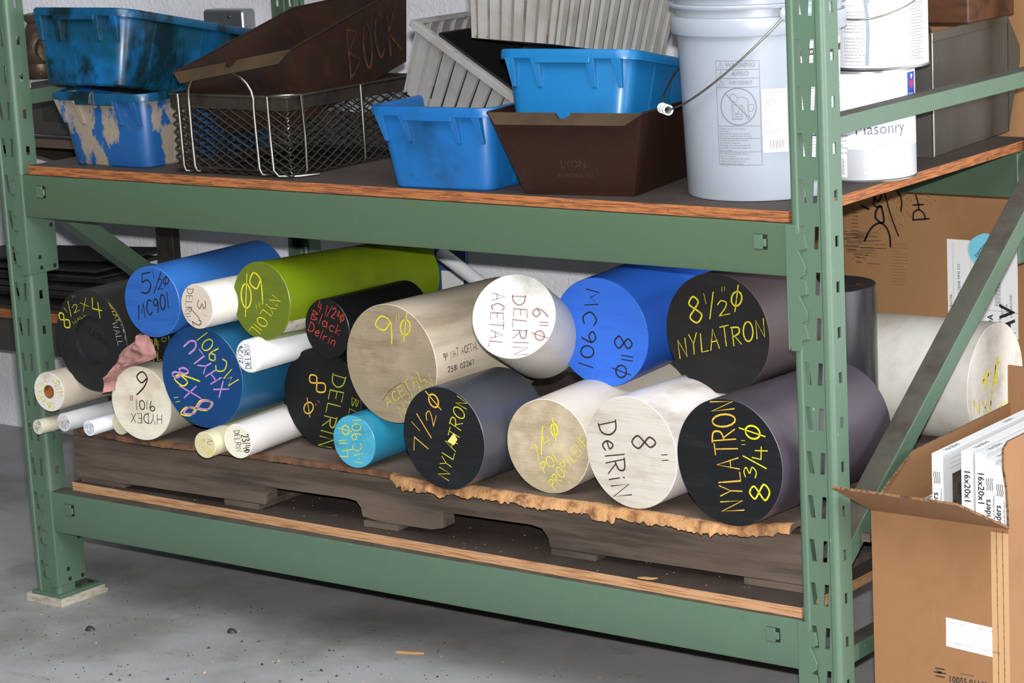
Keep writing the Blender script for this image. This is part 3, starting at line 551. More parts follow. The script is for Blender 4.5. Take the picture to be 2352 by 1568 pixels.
def make_rod(key):
    cx, cy, cz, d, yw, pt, L = ROD[key]; r = d / 2; n = 72; hole = {'tube8.5': 2.0, 'w3.25': .56}.get(key, 0)
    def ring(rad, y): return [(rad * math.cos(2 * PI * i / n), y, rad * math.sin(2 * PI * i / n)) for i in range(n)]
    ch = .28 if key == 'del2.5' else min(.035, r * .03)
    mb = MB()
    outer = [ring(r - ch, 0)] + ([ring(r - ch * .35, ch * .2), ring(r - ch * .08, ch * .55)] if ch > .1 else []) + [ring(r, ch), ring(r, L - .03), ring(r - .03, L)]
    mb.loft(outer, False, True, 0)
    if hole: mb.loft([ring(r - ch, 0), ring(hole, 0)], False, False, 1); mb.loft([ring(hole, 0), ring(hole, .4), ring(hole * .98, .4)], False, True, 2)
    else: mb.loft([ring(r - ch, 0), ring(r * .5, 0), ring(.02, 0)], False, True, 1)
    side, face = RM[key]; inner = {'tube8.5': mat('black_plug', (30, 31, 33), .55), 'w3.25': mat('brown_bore', (146, 92, 34), .7, spots=[(40, (100, 60, 24), .45, .7)])}.get(key)
    o = mb.build('plastic_rod' if not hole else 'plastic_tube', [side, face] + ([inner] if inner else []), None, (cx, cy, cz), (R(pt), 0, R(-yw)), smooth=30)
    tag(o, LABEL[key], 'tube' if hole else 'rod', 'plastic bar stock piled on the pallet')
    rg = random.Random(key); by = {}; grp = 0; last = None
    f = lambda u, v: (u, -.012, v)
    for (s, x0, y0, x1, y1, x2, y2, c) in TXT.get(key, []):
        if len(s) > 2 or last is None or len(last[0]) > 2 or last[1] != c or key in ('w3.25', 'mc8dark'): grp += 1
        last = (s, c); mb2 = by.setdefault((c, grp), MB()); h = math.hypot(x2 - x0, y2 - y0)
        w = max(.03, min(.125, h * (.08 if c not in 'kdb' else .105)))
        if key == 'mc8dark' and c == 'p': w = .16
        letter(mb2, s, (x0, y0), (x1, y1), (x2, y2), f, w, rg, r - ch - .06)
    for (s, t0, a0, t1, a1, t2, a2, c) in SIDE.get(key, []):
        mb2 = by.setdefault(('side', s), MB())
        letter(mb2, s, (t0, a0 * r), (t1, a1 * r), (t2, a2 * r), lambda t, q: ((r + .012) * math.cos(q / r), t, (r + .012) * math.sin(q / r)), .06, rg)
    for (c, _), m2 in by.items():
        k = {'y': 'yellow', 'Y': 'bright yellow', 'o': 'amber', 'g': 'olive yellow', 'k': 'black', 'd': 'dark brown', 'b': 'pale brown', 'p': 'pink', 'r': 'red', 'w': 'white', 'side': 'black'}[c]
        m2.build('marker_writing', M['ink_k'] if c == 'side' else M['ink_' + c], o)['label'] = k + ' handwriting'
    return o
RODS = {k: make_rod(k) for k in ROD}
plug = MB(); letter(plug, 'NYLATRON', (-1.55, .75), (1.5, -.55), (-1.3, 1.3), lambda u, v: (u, .385, v), .07, rng); plug.build('marker_writing', mat('gloss_black_ink', (10, 10, 11), .3), RODS['tube8.5'])['label'] = 'black writing on the black plug'
# details on single rods
sc_ = MB().prism([(.35, -.2), (1.0, .5), (1.3, .05), (.95, -.4)], -.03, -.012, 'y'); sc_.build('paper_scrap', mat('yellow_scrap', (226, 224, 120), .6), RODS['nyl7.5'])['label'] = 'scrap of yellow paper stuck to the end'
f9 = MB()
def scar(mb, x0, z0, pts, w):
    ribbon(mb, smooth_pts(pts, 6), w, lambda u, v: (u, -.012, v))
scar(f9, 0, 0, [(-1.0, -2.9), (-.4, -2.2), (.3, -1.7), (1.1, -1.35), (1.5, -1.8), (1.8, -2.2), (1.4, -2.35)], .03)
f9.build('crack_line', M['ink_d'], RODS['ac9'])
fg = MB(); rg_ = ROD['nylon6'][3] / 2
patch(fg, .1, 2.6, -.85, -.45, lambda t, a: ((rg_ + .02) * math.cos(a), t, (rg_ + .02) * math.sin(a)), nx=8, ny=8)
fg.build('paper_sticker', mat('torn_white_sticker', (198, 192, 180), .7, spots=[(30, (140, 118, 92), .5, .66, 5)]), RODS['nylon6'])['label'] = 'torn whitish sticker underneath'
# big white rod lying along the back of the pallet, its end towards the right frame
n_ = 64; mb = MB()
def ringx(rad, x): return [(x, rad * math.cos(2 * PI * i / n_), rad * math.sin(2 * PI * i / n_)) for i in range(n_)]
mb.loft([ringx(4.45, -24), ringx(4.5, -23.95), ringx(4.5, -.04), ringx(4.46, 0)], True, False, 0); mb.loft([ringx(4.46, 0), ringx(2, 0), ringx(.02, 0)], False, True, 1)
sd, fc = rodmat('thick_white_rod', (214, 211, 203), (216, 208, 198), .4, streak=(196, 188, 172), dirt=(176, 160, 136), cut=(206, 198, 188))
big = mb.build('plastic_rod', [sd, fc], None, (-2.2, 27.3, 20.55), (0, 0, 0), smooth=30)
tag(big, 'thick white rod lying crosswise behind the diagonal brace at the right', 'rod', 'plastic bar stock piled on the pallet')
wt = MB(); fx = lambda u, v: (.012, u, v)
for s, a, b, c in (('9', (-.7, -2.4), (-.9, -1.2), (.6, 1.2)), ('"', (-1.9, -.6), (-2.0, -.1), (-1.2, -.1)), ('Ø', (-2.2, .2), (-2.0, 1.1), (-1.0, .4)), ('NYLAT', (-3.6, -1.5), (2.4, -3.0), (-3.5, -.6))):
    letter(wt, s, a, b, c, fx, .17, rng, 4.2)
wt.build('marker_writing', M['ink_Y'], big)['label'] = 'yellow handwriting'
# black bar standing on end behind the near right post
ub = MB(); ub.lathe([(3.46, 0), (3.5, .05), (3.5, 13.1), (3.45, 13.15)], 64, True, False, 0); ub.lathe([(3.45, 13.15), (.02, 13.15)], 64, False, True, 1)
up_ = ub.build('plastic_rod', [mat('glossy_black_bar', (40, 41, 44), .28, spots=[(30, (52, 54, 58), .5, .7, 3, (1, 1, .1))]), mat('matt_black_end', (24, 24, 25), .7)], None, (-10.6, 17.6, 16.0), smooth=30)
tag(up_, 'black bar standing upright behind the near right post', 'rod', 'plastic bar stock piled on the pallet')
ur = MB(); letter(ur, 'BLK', (.2, -.6), (3.0, .3), (-.2, .4), lambda u, v: (u, v, 13.162), .12, rng); ur.build('marker_writing', M['ink_r'], up_)
# narrow white tube leaning behind the pile
tb = MB().tube([(0, 0, 0), (-6.6, .4, 3.4)], .62, 20); tb.tube([(-6.6, .4, 3.4), (-6.64, .402, 3.42)], .44, 16, 1)
tag(tb.build('white_tube', [mat('white_pvc', (232, 233, 236), .35), M['black_hole']], None, (-52.4, 32.4, 22.4), smooth=40), 'narrow white tube slanting up behind the lime green rod', 'tube')

# pink cloth tucked between the charcoal tube and the ivory rod
def make_cloth():
    left = [(-61.9, 25.1), (-63.1, 24.3), (-64.6, 23.2), (-65.3, 22.3), (-65.9, 21.4), (-66.7, 20.4), (-66.3, 19.9)]
    right = [(-61.4, 24.9), (-60.9, 23.9), (-61.0, 23.0), (-62.8, 22.3), (-64.4, 21.8), (-65.5, 20.8), (-65.8, 19.9)]
    left, right = smooth_pts(left, 5), smooth_pts(right, 5); nu = 16; vs = []; nv = len(left)
    for j in range(nv):
        for i in range(nu + 1):
            t = i / nu; x = left[j][0] * (1 - t) + right[j][0] * t; z = left[j][1] * (1 - t) + right[j][1] * t
            y = -1.15 - .75 * math.sin(t * PI) + .3 * math.sin(t * 9 + j * .28) * math.sin(t * PI) + .7 * noise.noise((x * .8, z * .8, 2.0)) + .34 * noise.noise((x * 1.9, z * 1.9, 5.0))
            vs.append((x, y, z))
    mb = MB().add(vs, [(j * (nu + 1) + i, j * (nu + 1) + i + 1, (j + 1) * (nu + 1) + i + 1, (j + 1) * (nu + 1) + i) for j in range(nv - 1) for i in range(nu)])
    o = mb.build('cloth', M['cloth'], smooth=80); solid(o, .07)
    o.modifiers.new('sub', 'SUBSURF').levels = 1
    return tag(o, 'crumpled dusty pink rag tucked beside the ivory rod', 'rag')
make_cloth()
# ------------------------------------------------------------------ upper shelf: plastic bins
def make_bin(body, rim, label):
    t = empty('plastic_bin', (0, 0, 0)); cy = 7.5
    outer = [rr(8.4, 14.7, .9, 0, 0, cy), rr(8.7, 15, 1.0, .15, 0, cy), rr(10.1, 16.6, 1.15, 5.5, 0, cy)]
    inner = [rr(9.8, 16.3, 1.05, 5.9, 0, cy), rr(8.45, 14.7, .9, .2, 0, cy)]
    MB().loft(outer + inner).build('body', body, t, smooth=35)
    MB().loft([rr(10.0, 16.5, 1.1, 5.45, 0, cy), rr(11.0, 17.5, 1.4, 5.42, 0, cy), rr(11.05, 17.55, 1.45, 5.9, 0, cy), rr(10.9, 17.4, 1.4, 6.06, 0, cy), rr(9.95, 16.45, 1.1, 6.06, 0, cy), rr(9.8, 16.3, 1.05, 5.8, 0, cy)], False, False).build('rim', rim, t, smooth=50)
    for sy in (1, -1):
        for x in (-4.2, -2.15, 2.15, 4.2):
            y0 = -.75 if sy > 0 else 15.75
            g = MB().add([(x - .42, y0, 5.45), (x + .3, y0, 5.45), (x + .3, y0 - .5 * sy, 5.45), (x - .42, y0 - .5 * sy, 5.45), (x - .0, y0 + .3 * sy, 3.5), (x + .3, y0 + .3 * sy, 3.5), (x + .3, y0 + .06 * sy, 3.5), (x - .0, y0 + .06 * sy, 3.5)],
                         [(0, 1, 2, 3), (4, 7, 6, 5), (0, 4, 5, 1), (1, 5, 6, 2), (2, 6, 7, 3), (3, 7, 4, 0)])
            g.build('gusset', body, t, bevel=.03)
    # stepped panels on the long sides and a proud lip between the inner gussets
    for s in (1, -1):
        for y in (4.2, 9.6):
            p = MB().add([(s * 4.38, y - 1.4, .3), (s * 4.38, y + 1.4, .3), (s * 5.0, y + 1.5, 5.3), (s * 5.0, y - 1.5, 5.3), (s * 4.44, y - 1.2, .3), (s * 4.44, y + 1.2, .3), (s * 5.07, y + 1.3, 5.3), (s * 5.07, y - 1.3, 5.3)],
                         [(0, 1, 2, 3), (4, 7, 6, 5), (0, 4, 5, 1), (1, 5, 6, 2), (2, 6, 7, 3), (3, 7, 4, 0)])
            p.build('side_rib', body, t)
    MB().box(-2.15, 2.15, -1.3, -1.12, 5.1, 5.5).build('front_lip', rim, t, bevel=.05)
    return tag(t, label, 'bin', 'blue nesting bins on the upper shelf')
b6 = make_bin(M['bin_blue2'], M['bin_blue2'], 'scuffed blue bin standing on the shelf with a tilted grey bin in it')
pose(b6, (0, 0, R(3)), (0, 0, 0), (-32.0, .25, 37.6))
b2 = make_bin(M['bin_patch'], M['rim_oily'], 'blue bin with beige paint patches, bottom of the left stack')
pose(b2, (0, 0, 0), (0, 0, 0), (-67.1, 1.6, 37.6))
b1 = make_bin(M['bin_oily'], M['rim_oily'], 'oil-stained blue bin tilted on top of the left stack')
pose(b1, (R(-12), 0, R(1)), (0, -1.25, 6.1), (-68.7, .7, 50.45))
b8 = make_bin(M['bin_blue'], M['bin_blue'], 'clean bright blue bin sitting in the brown steel pan')
pose(b8, (R(-11), 0, R(6)), (0, -1.25, 6.1), (-20.8, .5, 47.85))
tuft = MB()
for k in range(9):
    a = rng.uniform(-.3, .3); tuft.tube([(a * .4, 0, .25), (a, -.12, -.1), (a * 1.3 + rng.uniform(-.1, .1), -.1, -.55 - rng.uniform(0, .3))], .016, 5)
tag(tuft.build('string_tuft', mat('frayed_twine', (96, 78, 64), .9), None, (-67.0, .2, 43.55)), 'frayed tuft of twine caught between the two left blue bins', 'twine')

# ------------------------------------------------------------------ sheet steel pans
def make_pan(body, lipm, L, label):
    t = empty('steel_pan', (0, 0, 0))
    lo = [(-4.2, 0, 0), (4.2, 0, 0), (4.2, L, 0), (-4.2, L, 0)]; hi = [(-5.85, -1.9, 5.9), (5.85, -1.9, 5.9), (5.85, L + 1, 5.9), (-5.85, L + 1, 5.9)]
    o = MB().add(lo + hi, [(3, 2, 1, 0), (1, 2, 6, 5), (2, 3, 7, 6), (3, 0, 4, 7)]).build('body', body, t); solid(o, .07, -1)
    arc = [(.55 * math.cos(a), -.5 * math.sin(a)) for a in [PI - i * PI / 8 for i in range(9)]]
    P_ = [(-4.2, 0, 0), (4.2, 0, 0), (5.85, -1.9, 5.9)] + [(x, -1.9 - v * .32, 5.9 + v) for x, v in arc[::-1]] + [(-5.85, -1.9, 5.9)]
    o = MB().add(P_, [tuple(range(len(P_)))]).build('front_panel', body, t); solid(o, .07, 0)
    top = [(-5.85, 0)] + arc + [(5.85, 0)]; bot = [(4.9, -1), (-4.9, -1)]
    P_ = [(x, -1.9 + (.85 * v), 5.92 + .72 * v) for x, v in top + bot]
    o = MB().add(P_, [tuple(range(len(P_)))]).build('front_lip', lipm, t); solid(o, .06, 0)
    for s in (-1, 1): MB().tube([(s * 5.85, -1.9, 5.9), (s * 5.85, L + 1, 5.9)], .1, 8).build('rolled_edge', body, t, smooth=60)
    MB().tube([(-5.85, L + 1, 5.9), (5.85, L + 1, 5.9)], .1, 8).build('rolled_edge', body, t, smooth=60)
    for s in (-1, 1):
        def sidep(y, z, h=.05): return (s * (4.2 + 1.65 * z / 5.9 + h), y, z)
        cf = MB().add([sidep(-1.3, 4.3), sidep(1.7, 2.1), sidep(.2, .15), sidep(-1.3, 4.3, -.03), sidep(1.7, 2.1, -.03), sidep(.2, .15, -.03)], [(0, 1, 2), (5, 4, 3), (0, 3, 4, 1), (1, 4, 5, 2), (2, 5, 3, 0)])
        cf.build('corner_fold', body, t)
    return tag(t, label, 'pan', 'brown sheet steel pans on the upper shelf')
pan9 = make_pan(M['rust'], M['rust_lip'], 14.5, 'brown steel pan on the shelf with a bright blue bin inside')
pose(pan9, (0, 0, R(10)), (0, 0, 0), (-20.5, 1.3, 37.64))
e = MB(); ff = lambda u, v: (u, -1.9 * v / 5.9 - .06, v)
typeset(e, 'LYON', 0, 2.0, .75, ff, align='CENTER'); typeset(e, 'AURORA, ILL.', .1, 1.25, .5, ff, align='CENTER')
e.build('embossed_lettering', mat('raised_brown_letters', (56, 34, 25), .45), pan9)
pan3 = make_pan(M['rust_dark'], M['rust_lip'], 13.5, 'dark rusty steel pan tilted on top of the wire basket')
pose(pan3, (R(12.5), R(-9.3), R(4)), (0, -1.9, 5.9), (-52.0, .6, 46.4))
e = MB(); fs_ = lambda u, v: (4.2 + 1.65 * v / 5.9 + .06, u, v)
rr3 = random.Random(5)
for s, y0, y1, z0, z1 in (('B', 5.3, 6.9, 1.2, 5.0), ('O', 7.5, 8.7, 1.2, 4.7), ('C', 9.2, 10.4, 1.5, 5.0), ('K', 11.0, 12.8, 1.2, 5.2)):
    for k in range(2): letter(e, s, (y0 + .12 * k, z0), (y1 + .1 * k, z0), (y0 + .1, z1), fs_, .16, rr3)
e.build('painted_lettering', mat('faded_tan_paint', (98, 62, 34), .7, spots=[(60, (60, 38, 24), .42, .62, 5)]), pan3)['label'] = 'faded tan hand-painted letters'

# ------------------------------------------------------------------ expanded-metal wire basket
bk = empty('wire_basket', (-53, 1.0, 37.6))
tag(bk, 'dark expanded-metal basket with bright wire handles under the rusty pan', 'basket')
def mesh_panel(p0, ux, length, h, dx=1.2, dz=.64):
    """diamond mesh from p0 along ux (unit, horizontal) for length, height h"""
    mb = MB(); nr = int(h / (dz / 2)); nc = int(length / (dx / 2))
    for r_ in range(nr + 1):
        z = r_ * dz / 2; pts = []
        for k in range(nc + 1):
            zz = max(0, min(h, z + (dz / 4 if (k + r_) % 2 else -dz / 4)))
            pts.append((p0[0] + ux[0] * k * dx / 2, p0[1] + ux[1] * k * dx / 2, p0[2] + zz))
        mb.tube(pts, .068, 4)
    return mb
W_, L_ = 12.0, 15.0
for p0, ux, ln in (((-6, 0, .15), (1, 0), W_), ((6, 0, .15), (0, 1), L_), ((-6, 0, .15), (0, 1), L_), ((-6, L_, .15), (1, 0), W_)):
    mesh_panel(p0, ux, ln, 5.2).build('mesh_panel', M['dark_steel'], bk)
flr = mesh_panel((-6, 0, 0), (1, 0), W_, L_)
flr.v = [(x, z, .14) for x, y, z in flr.v]; flr.v = [(v[0], v[1], .12 + .04 * (i % 2)) for i, v in enumerate(flr.v)]
flr.build('mesh_floor', M['dark_steel'], bk)
for a in ((-6.1, 6.1, -.1, -.02), (-6.1, 6.1, L_ + .02, L_ + .1)): MB().box(*a, 5.1, 6.1).build('rim_band', M['dark_steel'], bk, bevel=.03)
for x in (-6.1, 6.02): MB().box(x, x + .08, -.02, L_ + .02, 5.1, 6.1).build('rim_band', M['dark_steel'], bk, bevel=.03)
MB().tube([(-6, -.12, 6.15), (6, -.12, 6.15), (6.12, 0, 6.15), (6.12, L_, 6.15), (-6.12, L_, 6.15), (-6.12, 0, 6.15), (-6, -.12, 6.15)], .12, 8).build('rim_wire', M['dark_steel'], bk, smooth=60)
MB().box(-5.4, 3.6, -.16, -.04, .45, .6).build('bottom_bar', M['dark_steel'], bk, bevel=.02)
wr = .13
MB().tube([(-5.1, -.25, 6.2), (-5.0, -.28, 3), (-4.95, -.28, .6), (-4.85, -.2, .22), (-4.4, .3, .14), (-4.2, 6, .14)], wr, 10).build('wire', M['steel'], bk, smooth=60)
arch = [(-3.2, 3, .14), (-3.4, .3, .14), (-3.65, -.22, .25), (-3.75, -.3, .7), (-3.85, -.3, 3), (-3.9, -.28, 5.6)]
for i in range(13):
    a = PI - i * PI / 12; arch.append((-.5 + 3.4 * math.cos(a), -.28 - .2 * math.sin(a), 6.0 + 2.3 * math.sin(a)))
arch += [(2.85, -.28, 5.4), (2.95, -.3, 3), (3.05, -.3, .7), (3.2, -.22, .25), (3.5, .3, .14), (4.0, 3, .14)]
MB().tube(arch, wr, 10).build('wire_handle', M['steel'], bk, smooth=60)
MB().tube([(7.0, 2.0, .14), (6.2, .6, .14), (4.9, -.2, .16), (4.5, -.3, .6), (4.4, -.32, 3), (4.3, -.3, 6.25), (5.4, -.22, 6.3), (6.25, .3, 6.3), (6.35, 1.3, 6.25), (6.3, 1.5, 3), (6.25, 1.55, .5), (6.1, 1.4, .16), (5.2, 1.2, .14)], wr, 10).build('wire', M['steel'], bk, smooth=60)
MB().tube([(6.3, 8.2, 6.2), (6.3, 8.25, 3), (6.28, 8.3, .5), (6.1, 8.3, .16), (5, 8.3, .14)], wr, 10).build('wire', M['steel'], bk, smooth=60)
lac = []
for i in range(46):
    t = i / 45; lac.append((6.02 + .09 * math.cos(t * 60), -.03 + .09 * math.sin(t * 60), .3 + 4.9 * t))
MB().tube(lac, .035, 5).build('lacing_wire', M['steel'], bk)

# ------------------------------------------------------------------ grey ribbed bins
def ribbed_bin(name, wb, lb, wt, lt, h, nw, nl, mbody, rim_over, dep, label, gw=.3):
    per = []
    for s, cnt in ((0, nw), (1, nl), (2, nw), (3, nl)):
        per.append((s, 0.0, 0))
        for k in range(cnt):
            a = (k + .12) / cnt; b = (k + .12 + gw) / cnt
            per += [(s, a, 0), (s, a + .06 / cnt, -dep), (s, b, -dep), (s, b + .06 / cnt, 0)]
    def loop(w, l, z, cy, k=1.0):
        out = []
        for s, t, off in per:
            o = off * k
            if s == 0: out.append((-w / 2 + w * t, cy - l / 2 - o, z))
            elif s == 1: out.append((w / 2 + o, cy - l / 2 + l * t, z))
            elif s == 2: out.append((w / 2 - w * t, cy + l / 2 + o, z))
            else: out.append((-w / 2 - o, cy + l / 2 - l * t, z))
        return out
    cy = lb / 2; t = empty(name, (0, 0, 0))
    body_ = MB().loft([loop(wb, lb, 0, cy), loop(wt, lt, h - .05, cy), loop(wt - .25, lt - .25, h - .05, cy), loop(wb - .25, lb - .25, .2, cy)])
    np_ = len(per)
    for q in range(np_):
        if per[q][2] != 0 and per[(q + 1) % np_][2] != 0: body_.m[q] = 1
    body_.build('body', [mbody, M['groove_dirt']], t)
    if rim_over:
        w, l = wt + rim_over, lt + rim_over
        MB().loft([rr(w, l, .2, h - .5, 0, cy, 3), rr(w, l, .2, h - .04, 0, cy, 3), rr(w - .1, l - .1, .15, h, 0, cy, 3), rr(wt - .5, lt - .5, .15, h, 0, cy, 3), rr(wt - .5, lt - .5, .15, h - .12, 0, cy, 3), rr(w - .2, l - .2, .2, h - .12, 0, cy, 3), rr(w - .2, l - .2, .2, h - .5, 0, cy, 3)], False, False).build('rim', mbody, t, smooth=40)
    return tag(t, label, 'bin', 'grey ribbed bins on the upper shelf')
g5 = ribbed_bin('grey_bin', 9.0, 13.4, 10.2, 15.0, 5.7, 8, 10, M['bin_grey'], .8, .26, 'grey ribbed bin tipped on its side inside the scuffed blue bin', gw=.17)
pose(g5, (0, R(30.6), 0), (-5.5, -1.2, 5.7), (-37.0, 4, 49.35))
k5 = MB().loft([rr(7.0, 10.6, .3, 0, 0, 5.3, 3), rr(8.1, 11.8, .3, 5.0, 0, 5.3, 3), rr(7.8, 11.5, .3, 5.0, 0, 5.3, 3), rr(6.8, 10.4, .3, .2, 0, 5.3, 3)]).build('black_bin', M['bin_black'], None, bevel=.03)
tag(k5, 'black plastic tray lying inside the tipped grey bin', 'bin')
pose(k5, (0, R(30.6), 0), (-4.05, 0, 5.0), (-35.0, 5.2, 48.35))
g7 = ribbed_bin('grey_bin', 7.2, 14.0, 8.3, 15.2, 6.2, 7, 12, M['bin_grey_light'], .8, .26, 'pale grey ribbed bin resting on top of the bright blue bin', gw=.42)
pose(g7, (R(-10), R(3), 0), (-3.6, 0, 0), (-30.6, 3, 48.2))

# ------------------------------------------------------------------ five-gallon pail
pail = empty('plastic_pail', (-9.3, 7.3, 37.6))
tag(pail, 'pale grey plastic pail with a warning panel and wire handle', 'pail')
PR = lambda z: 5.17 + .33 * z / 11
MB().lathe([(4.9, 0), (5.1, .05), (5.17, .2), (PR(11), 11), (5.85, 11.02), (5.9, 11.1), (5.92, 12.05), (5.84, 12.2), (5.6, 12.25), (5.6, 12.75), (5.95, 12.8), (6.0, 12.95), (5.95, 13.05), (5.62, 13.1), (5.62, 13.55), (5.98, 13.6), (6.02, 13.75), (5.98, 13.85), (5.65, 13.9), (5.66, 14.5), (5.4, 14.5), (5.0, .3)], 72).build('body', M['pail'], pail, smooth=35)
PH = R(-58.2)
fp = lambda u, v: ((PR(v) + .012) * math.cos(PH + u / PR(v)), (PR(v) + .012) * math.sin(PH + u / PR(v)), v)
w = MB(); X0, X1 = -3.02, -.02
for z in (9.42, 8.85, 8.27, 7.68, 5.1, 4.28, 3.38, 2.5): line(w, X0, z, X1, z, .035, fp, n=8)
for x in (X0, X1): line(w, x, 2.5, x, 9.42, .035, fp, n=10)
for z, s in ((9.02, 'WARNING'), (8.44, 'AVISO'), (7.86, 'AVERTISSEMENT')):
    typeset(w, s, -1.3, z, .42 if len(s) < 9 else .36, fp, align='CENTER', sx=1.0 if len(s) < 9 else .62)
    ribbon(w, [(-2.86, z - .04), (-2.66, z + .34), (-2.46, z - .04), (-2.88, z - .04)], .03, fp); line(w, -2.66, z + .06, -2.66, z + .22, .045, fp)
cx, cz = -1.52, 6.4
ribbon(w, [(cx + 1.22 * math.cos(a * PI / 24), cz + 1.22 * math.sin(a * PI / 24)) for a in range(49)], .07, fp); line(w, cx - .86, cz + .86, cx + .86, cz - .86, .07, fp, n=6)
ribbon(w, [(cx - .45, cz + .1), (cx - .4, cz - .85), (cx + .25, cz - .85), (cx + .3, cz + .1), (cx - .45, cz + .1)], .04, fp)
for k in range(3): ribbon(w, smooth_pts([(cx - .38 + i * .12, cz - .5 - k * .14 + (.03 if i % 2 else -.03)) for i in range(6)], 3), .025, fp)
for pts in ([(-.55, .45), (-.5, .75), (-.2, .8), (-.05, .6), (-.1, .35), (-.4, .25), (-.55, .45)], [(-.05, .6), (.4, .62), (.7, .4), (.65, -.2), (.75, -.75), (.6, -.8), (.45, -.3), (.4, .0)], [(.7, .1), (1.05, .12), (1.0, -.25), (.75, -.3), (.7, .1)], [(-.4, .25), (-.3, -.3), (-.05, -.45), (.1, -.1), (.25, .05)]):
    ribbon(w, smooth_pts([(cx + a, cz + b) for a, b in pts], 4), .03, fp)
for z, ls in ((4.88, ('Children can fall into bucket', 'and drown.', 'Keep children away from bucket', 'with even a small amount of liquid.')), (4.1, ('Los niños pueden caer dentro', 'de el balde y ahogarse.', 'Mantenga a los niños alejados de', 'los baldes aunque solo tengan un', 'poco de agua.')), (3.2, ('Un enfant peut tomber dans le', 'seau et s y noyer.', 'Tenir les enfants loin des seaux', 'même s ils contiennent une', 'petite quantité de liquide.'))):
    for i, s in enumerate(ls): typeset(w, s, X0 + .08, z - i * .165, .165, fp, sx=1.0)
w.build('warning_panel', M['ink_grey'], pail)['label'] = 'grey printed warning panel with a crossed-out drawing'
lb_ = MB(); patch(lb_, 0.06, 1.75, 3.3, 7.5, lambda u, v: tuple(a * 1.002 if i < 2 else a for i, a in enumerate(fp(u, v))), nx=8, ny=2)
fo = lb_.build('paper_label', M['white_print'], pail)
lt_ = MB(); f2 = lambda u, v: tuple(a * 1.004 if i < 2 else a for i, a in enumerate(fp(u, v)))
for z, s in ((7.2, 'SHERWIN-WILLIAMS'), (7.05, 'Sher-Color (tm)'), (6.7, 'EXTERIOR'), (6.55, 'DURATION'), (6.4, 'SATIN'), (6.0, '7616'), (5.3, '6403-21'), (5.15, 'BASE'), (4.7, 'FIVE GALLON'), (4.55, 'K33W00251')): typeset(lt_, s, .15, z, .17, f2)
for i in range(14): line(lt_, .55 + i * .07, 3.55, .55 + i * .07, 4.1, .03 if i % 3 else .045, f2)
lt_.build('label_print', M['ink_dark'], fo)
lb2 = MB(); patch(lb2, 2.7, 7.6, 2.6, 10.4, fp, nx=14, ny=2); fo = lb2.build('wrap_label', mat('pale_blue_label', (222, 230, 240), .5), pail)
lt2 = MB()
for i in range(30):
    for c in range(3): line(lt2, 2.85 + c * 1.55, 9.2 - i * .21, 2.85 + c * 1.55 + rng.uniform(.9, 1.4), 9.2 - i * .21, .07, f2, n=3)
lt2.build('label_print', M['ink_mid'], fo)
lt3 = MB(); patch(lt3, 2.7, 7.6, 9.5, 9.95, f2, nx=14); lt3.build('label_band', M['ink_dark'], fo)
lt4 = MB(); typeset(lt4, 'SHERWIN-WILLIAMS.', 2.9, 9.6, .34, lambda u, v: tuple(a * 1.006 if i < 2 else a for i, a in enumerate(fp(u, v))), sx=.8); lt4.build('band_print', M['white_print'], fo)
E1 = Vector((math.cos(R(-40)), math.sin(R(-40)), 0)); D1 = Vector((math.cos(R(-136)) * 6.6, math.sin(R(-136)) * 6.6, -6.4))
bail = [tuple(Vector((0, 0, 12.4)) + E1 * 6.05 * math.cos(t * PI / 30) + D1 * math.sin(t * PI / 30)) for t in range(31)]
MB().tube(bail, .075, 8).build('wire_handle', M['steel'], pail, smooth=60)
gc = Vector(bail[15]); gd = (Vector(bail[16]) - Vector(bail[14])).normalized()
q = gd.to_track_quat('Z', 'Y').to_matrix().to_4x4(); Mg = Matrix.Translation(gc) @ q
MB().lathe([(.26, -.75), (.36, -.75), (.36, -.62), (.3, -.58), (.3, -.1), (.36, -.06), (.36, .06), (.3, .1), (.3, .58), (.36, .62), (.36, .75), (.26, .75), (.24, .7), (.24, -.7)], 24, False, False, M=Mg).build('handle_grip', mat('white_grip', (232, 232, 230), .4), pail, smooth=40)
for s in (1, -1): MB().lathe([(.5, 0), (.5, .2), (.35, .32)], 18, M=Matrix.Translation(tuple(Vector((0, 0, 12.4)) + E1 * 5.85 * s)) @ (E1 * s).to_track_quat('Z', 'Y').to_matrix().to_4x4()).build('handle_ear', M['pail'], pail, smooth=40)

# ------------------------------------------------------------------ paint cans
def make_can(loc, r, h, label, bands):
    t = empty('paint_can', loc); tag(t, label, 'can', 'paint cans stacked beside the pail')
    z0 = 0
    for (z1, m) in bands:
        MB().lathe([(r, z0), (r, z1)], 64, z0 == 0, False).build('can_wall', m, t, smooth=40); z0 = z1
    MB().lathe([(r - .15, -.0), (r + .06, .0), (r + .08, .09), (r, .16)], 64, False, False).build('bottom_seam', M['tin'], t, smooth=50)
    MB().lathe([(r, h - .1), (r + .07, h - .06), (r + .07, h + .06), (r - .12, h + .09), (r - .3, h - .1), (r - .7, h - .1), (r - .75, h - .02), (.05, h - .02)], 64, False, True).build('lid', M['tin'], t, smooth=50)
    return t
c1 = make_can((-5.6, 15.3, 37.62), 3.28, 7.55, 'white paint can lettered in grey, lower of the two beside the pail', [(2.3, M['can_grey']), (7.5, M['can_white'])])
PC = R(-60.3); rc = 3.28
fc1 = lambda u, v: ((rc + .012) * math.cos(PC + u / rc), (rc + .012) * math.sin(PC + u / rc), v)
t1 = MB(); typeset(t1, 'Masonry', -.95, 3.3, 1.15, fc1, sx=.92); t1.build('can_print', mat('thin_grey_print', (100, 102, 108), .5), c1)
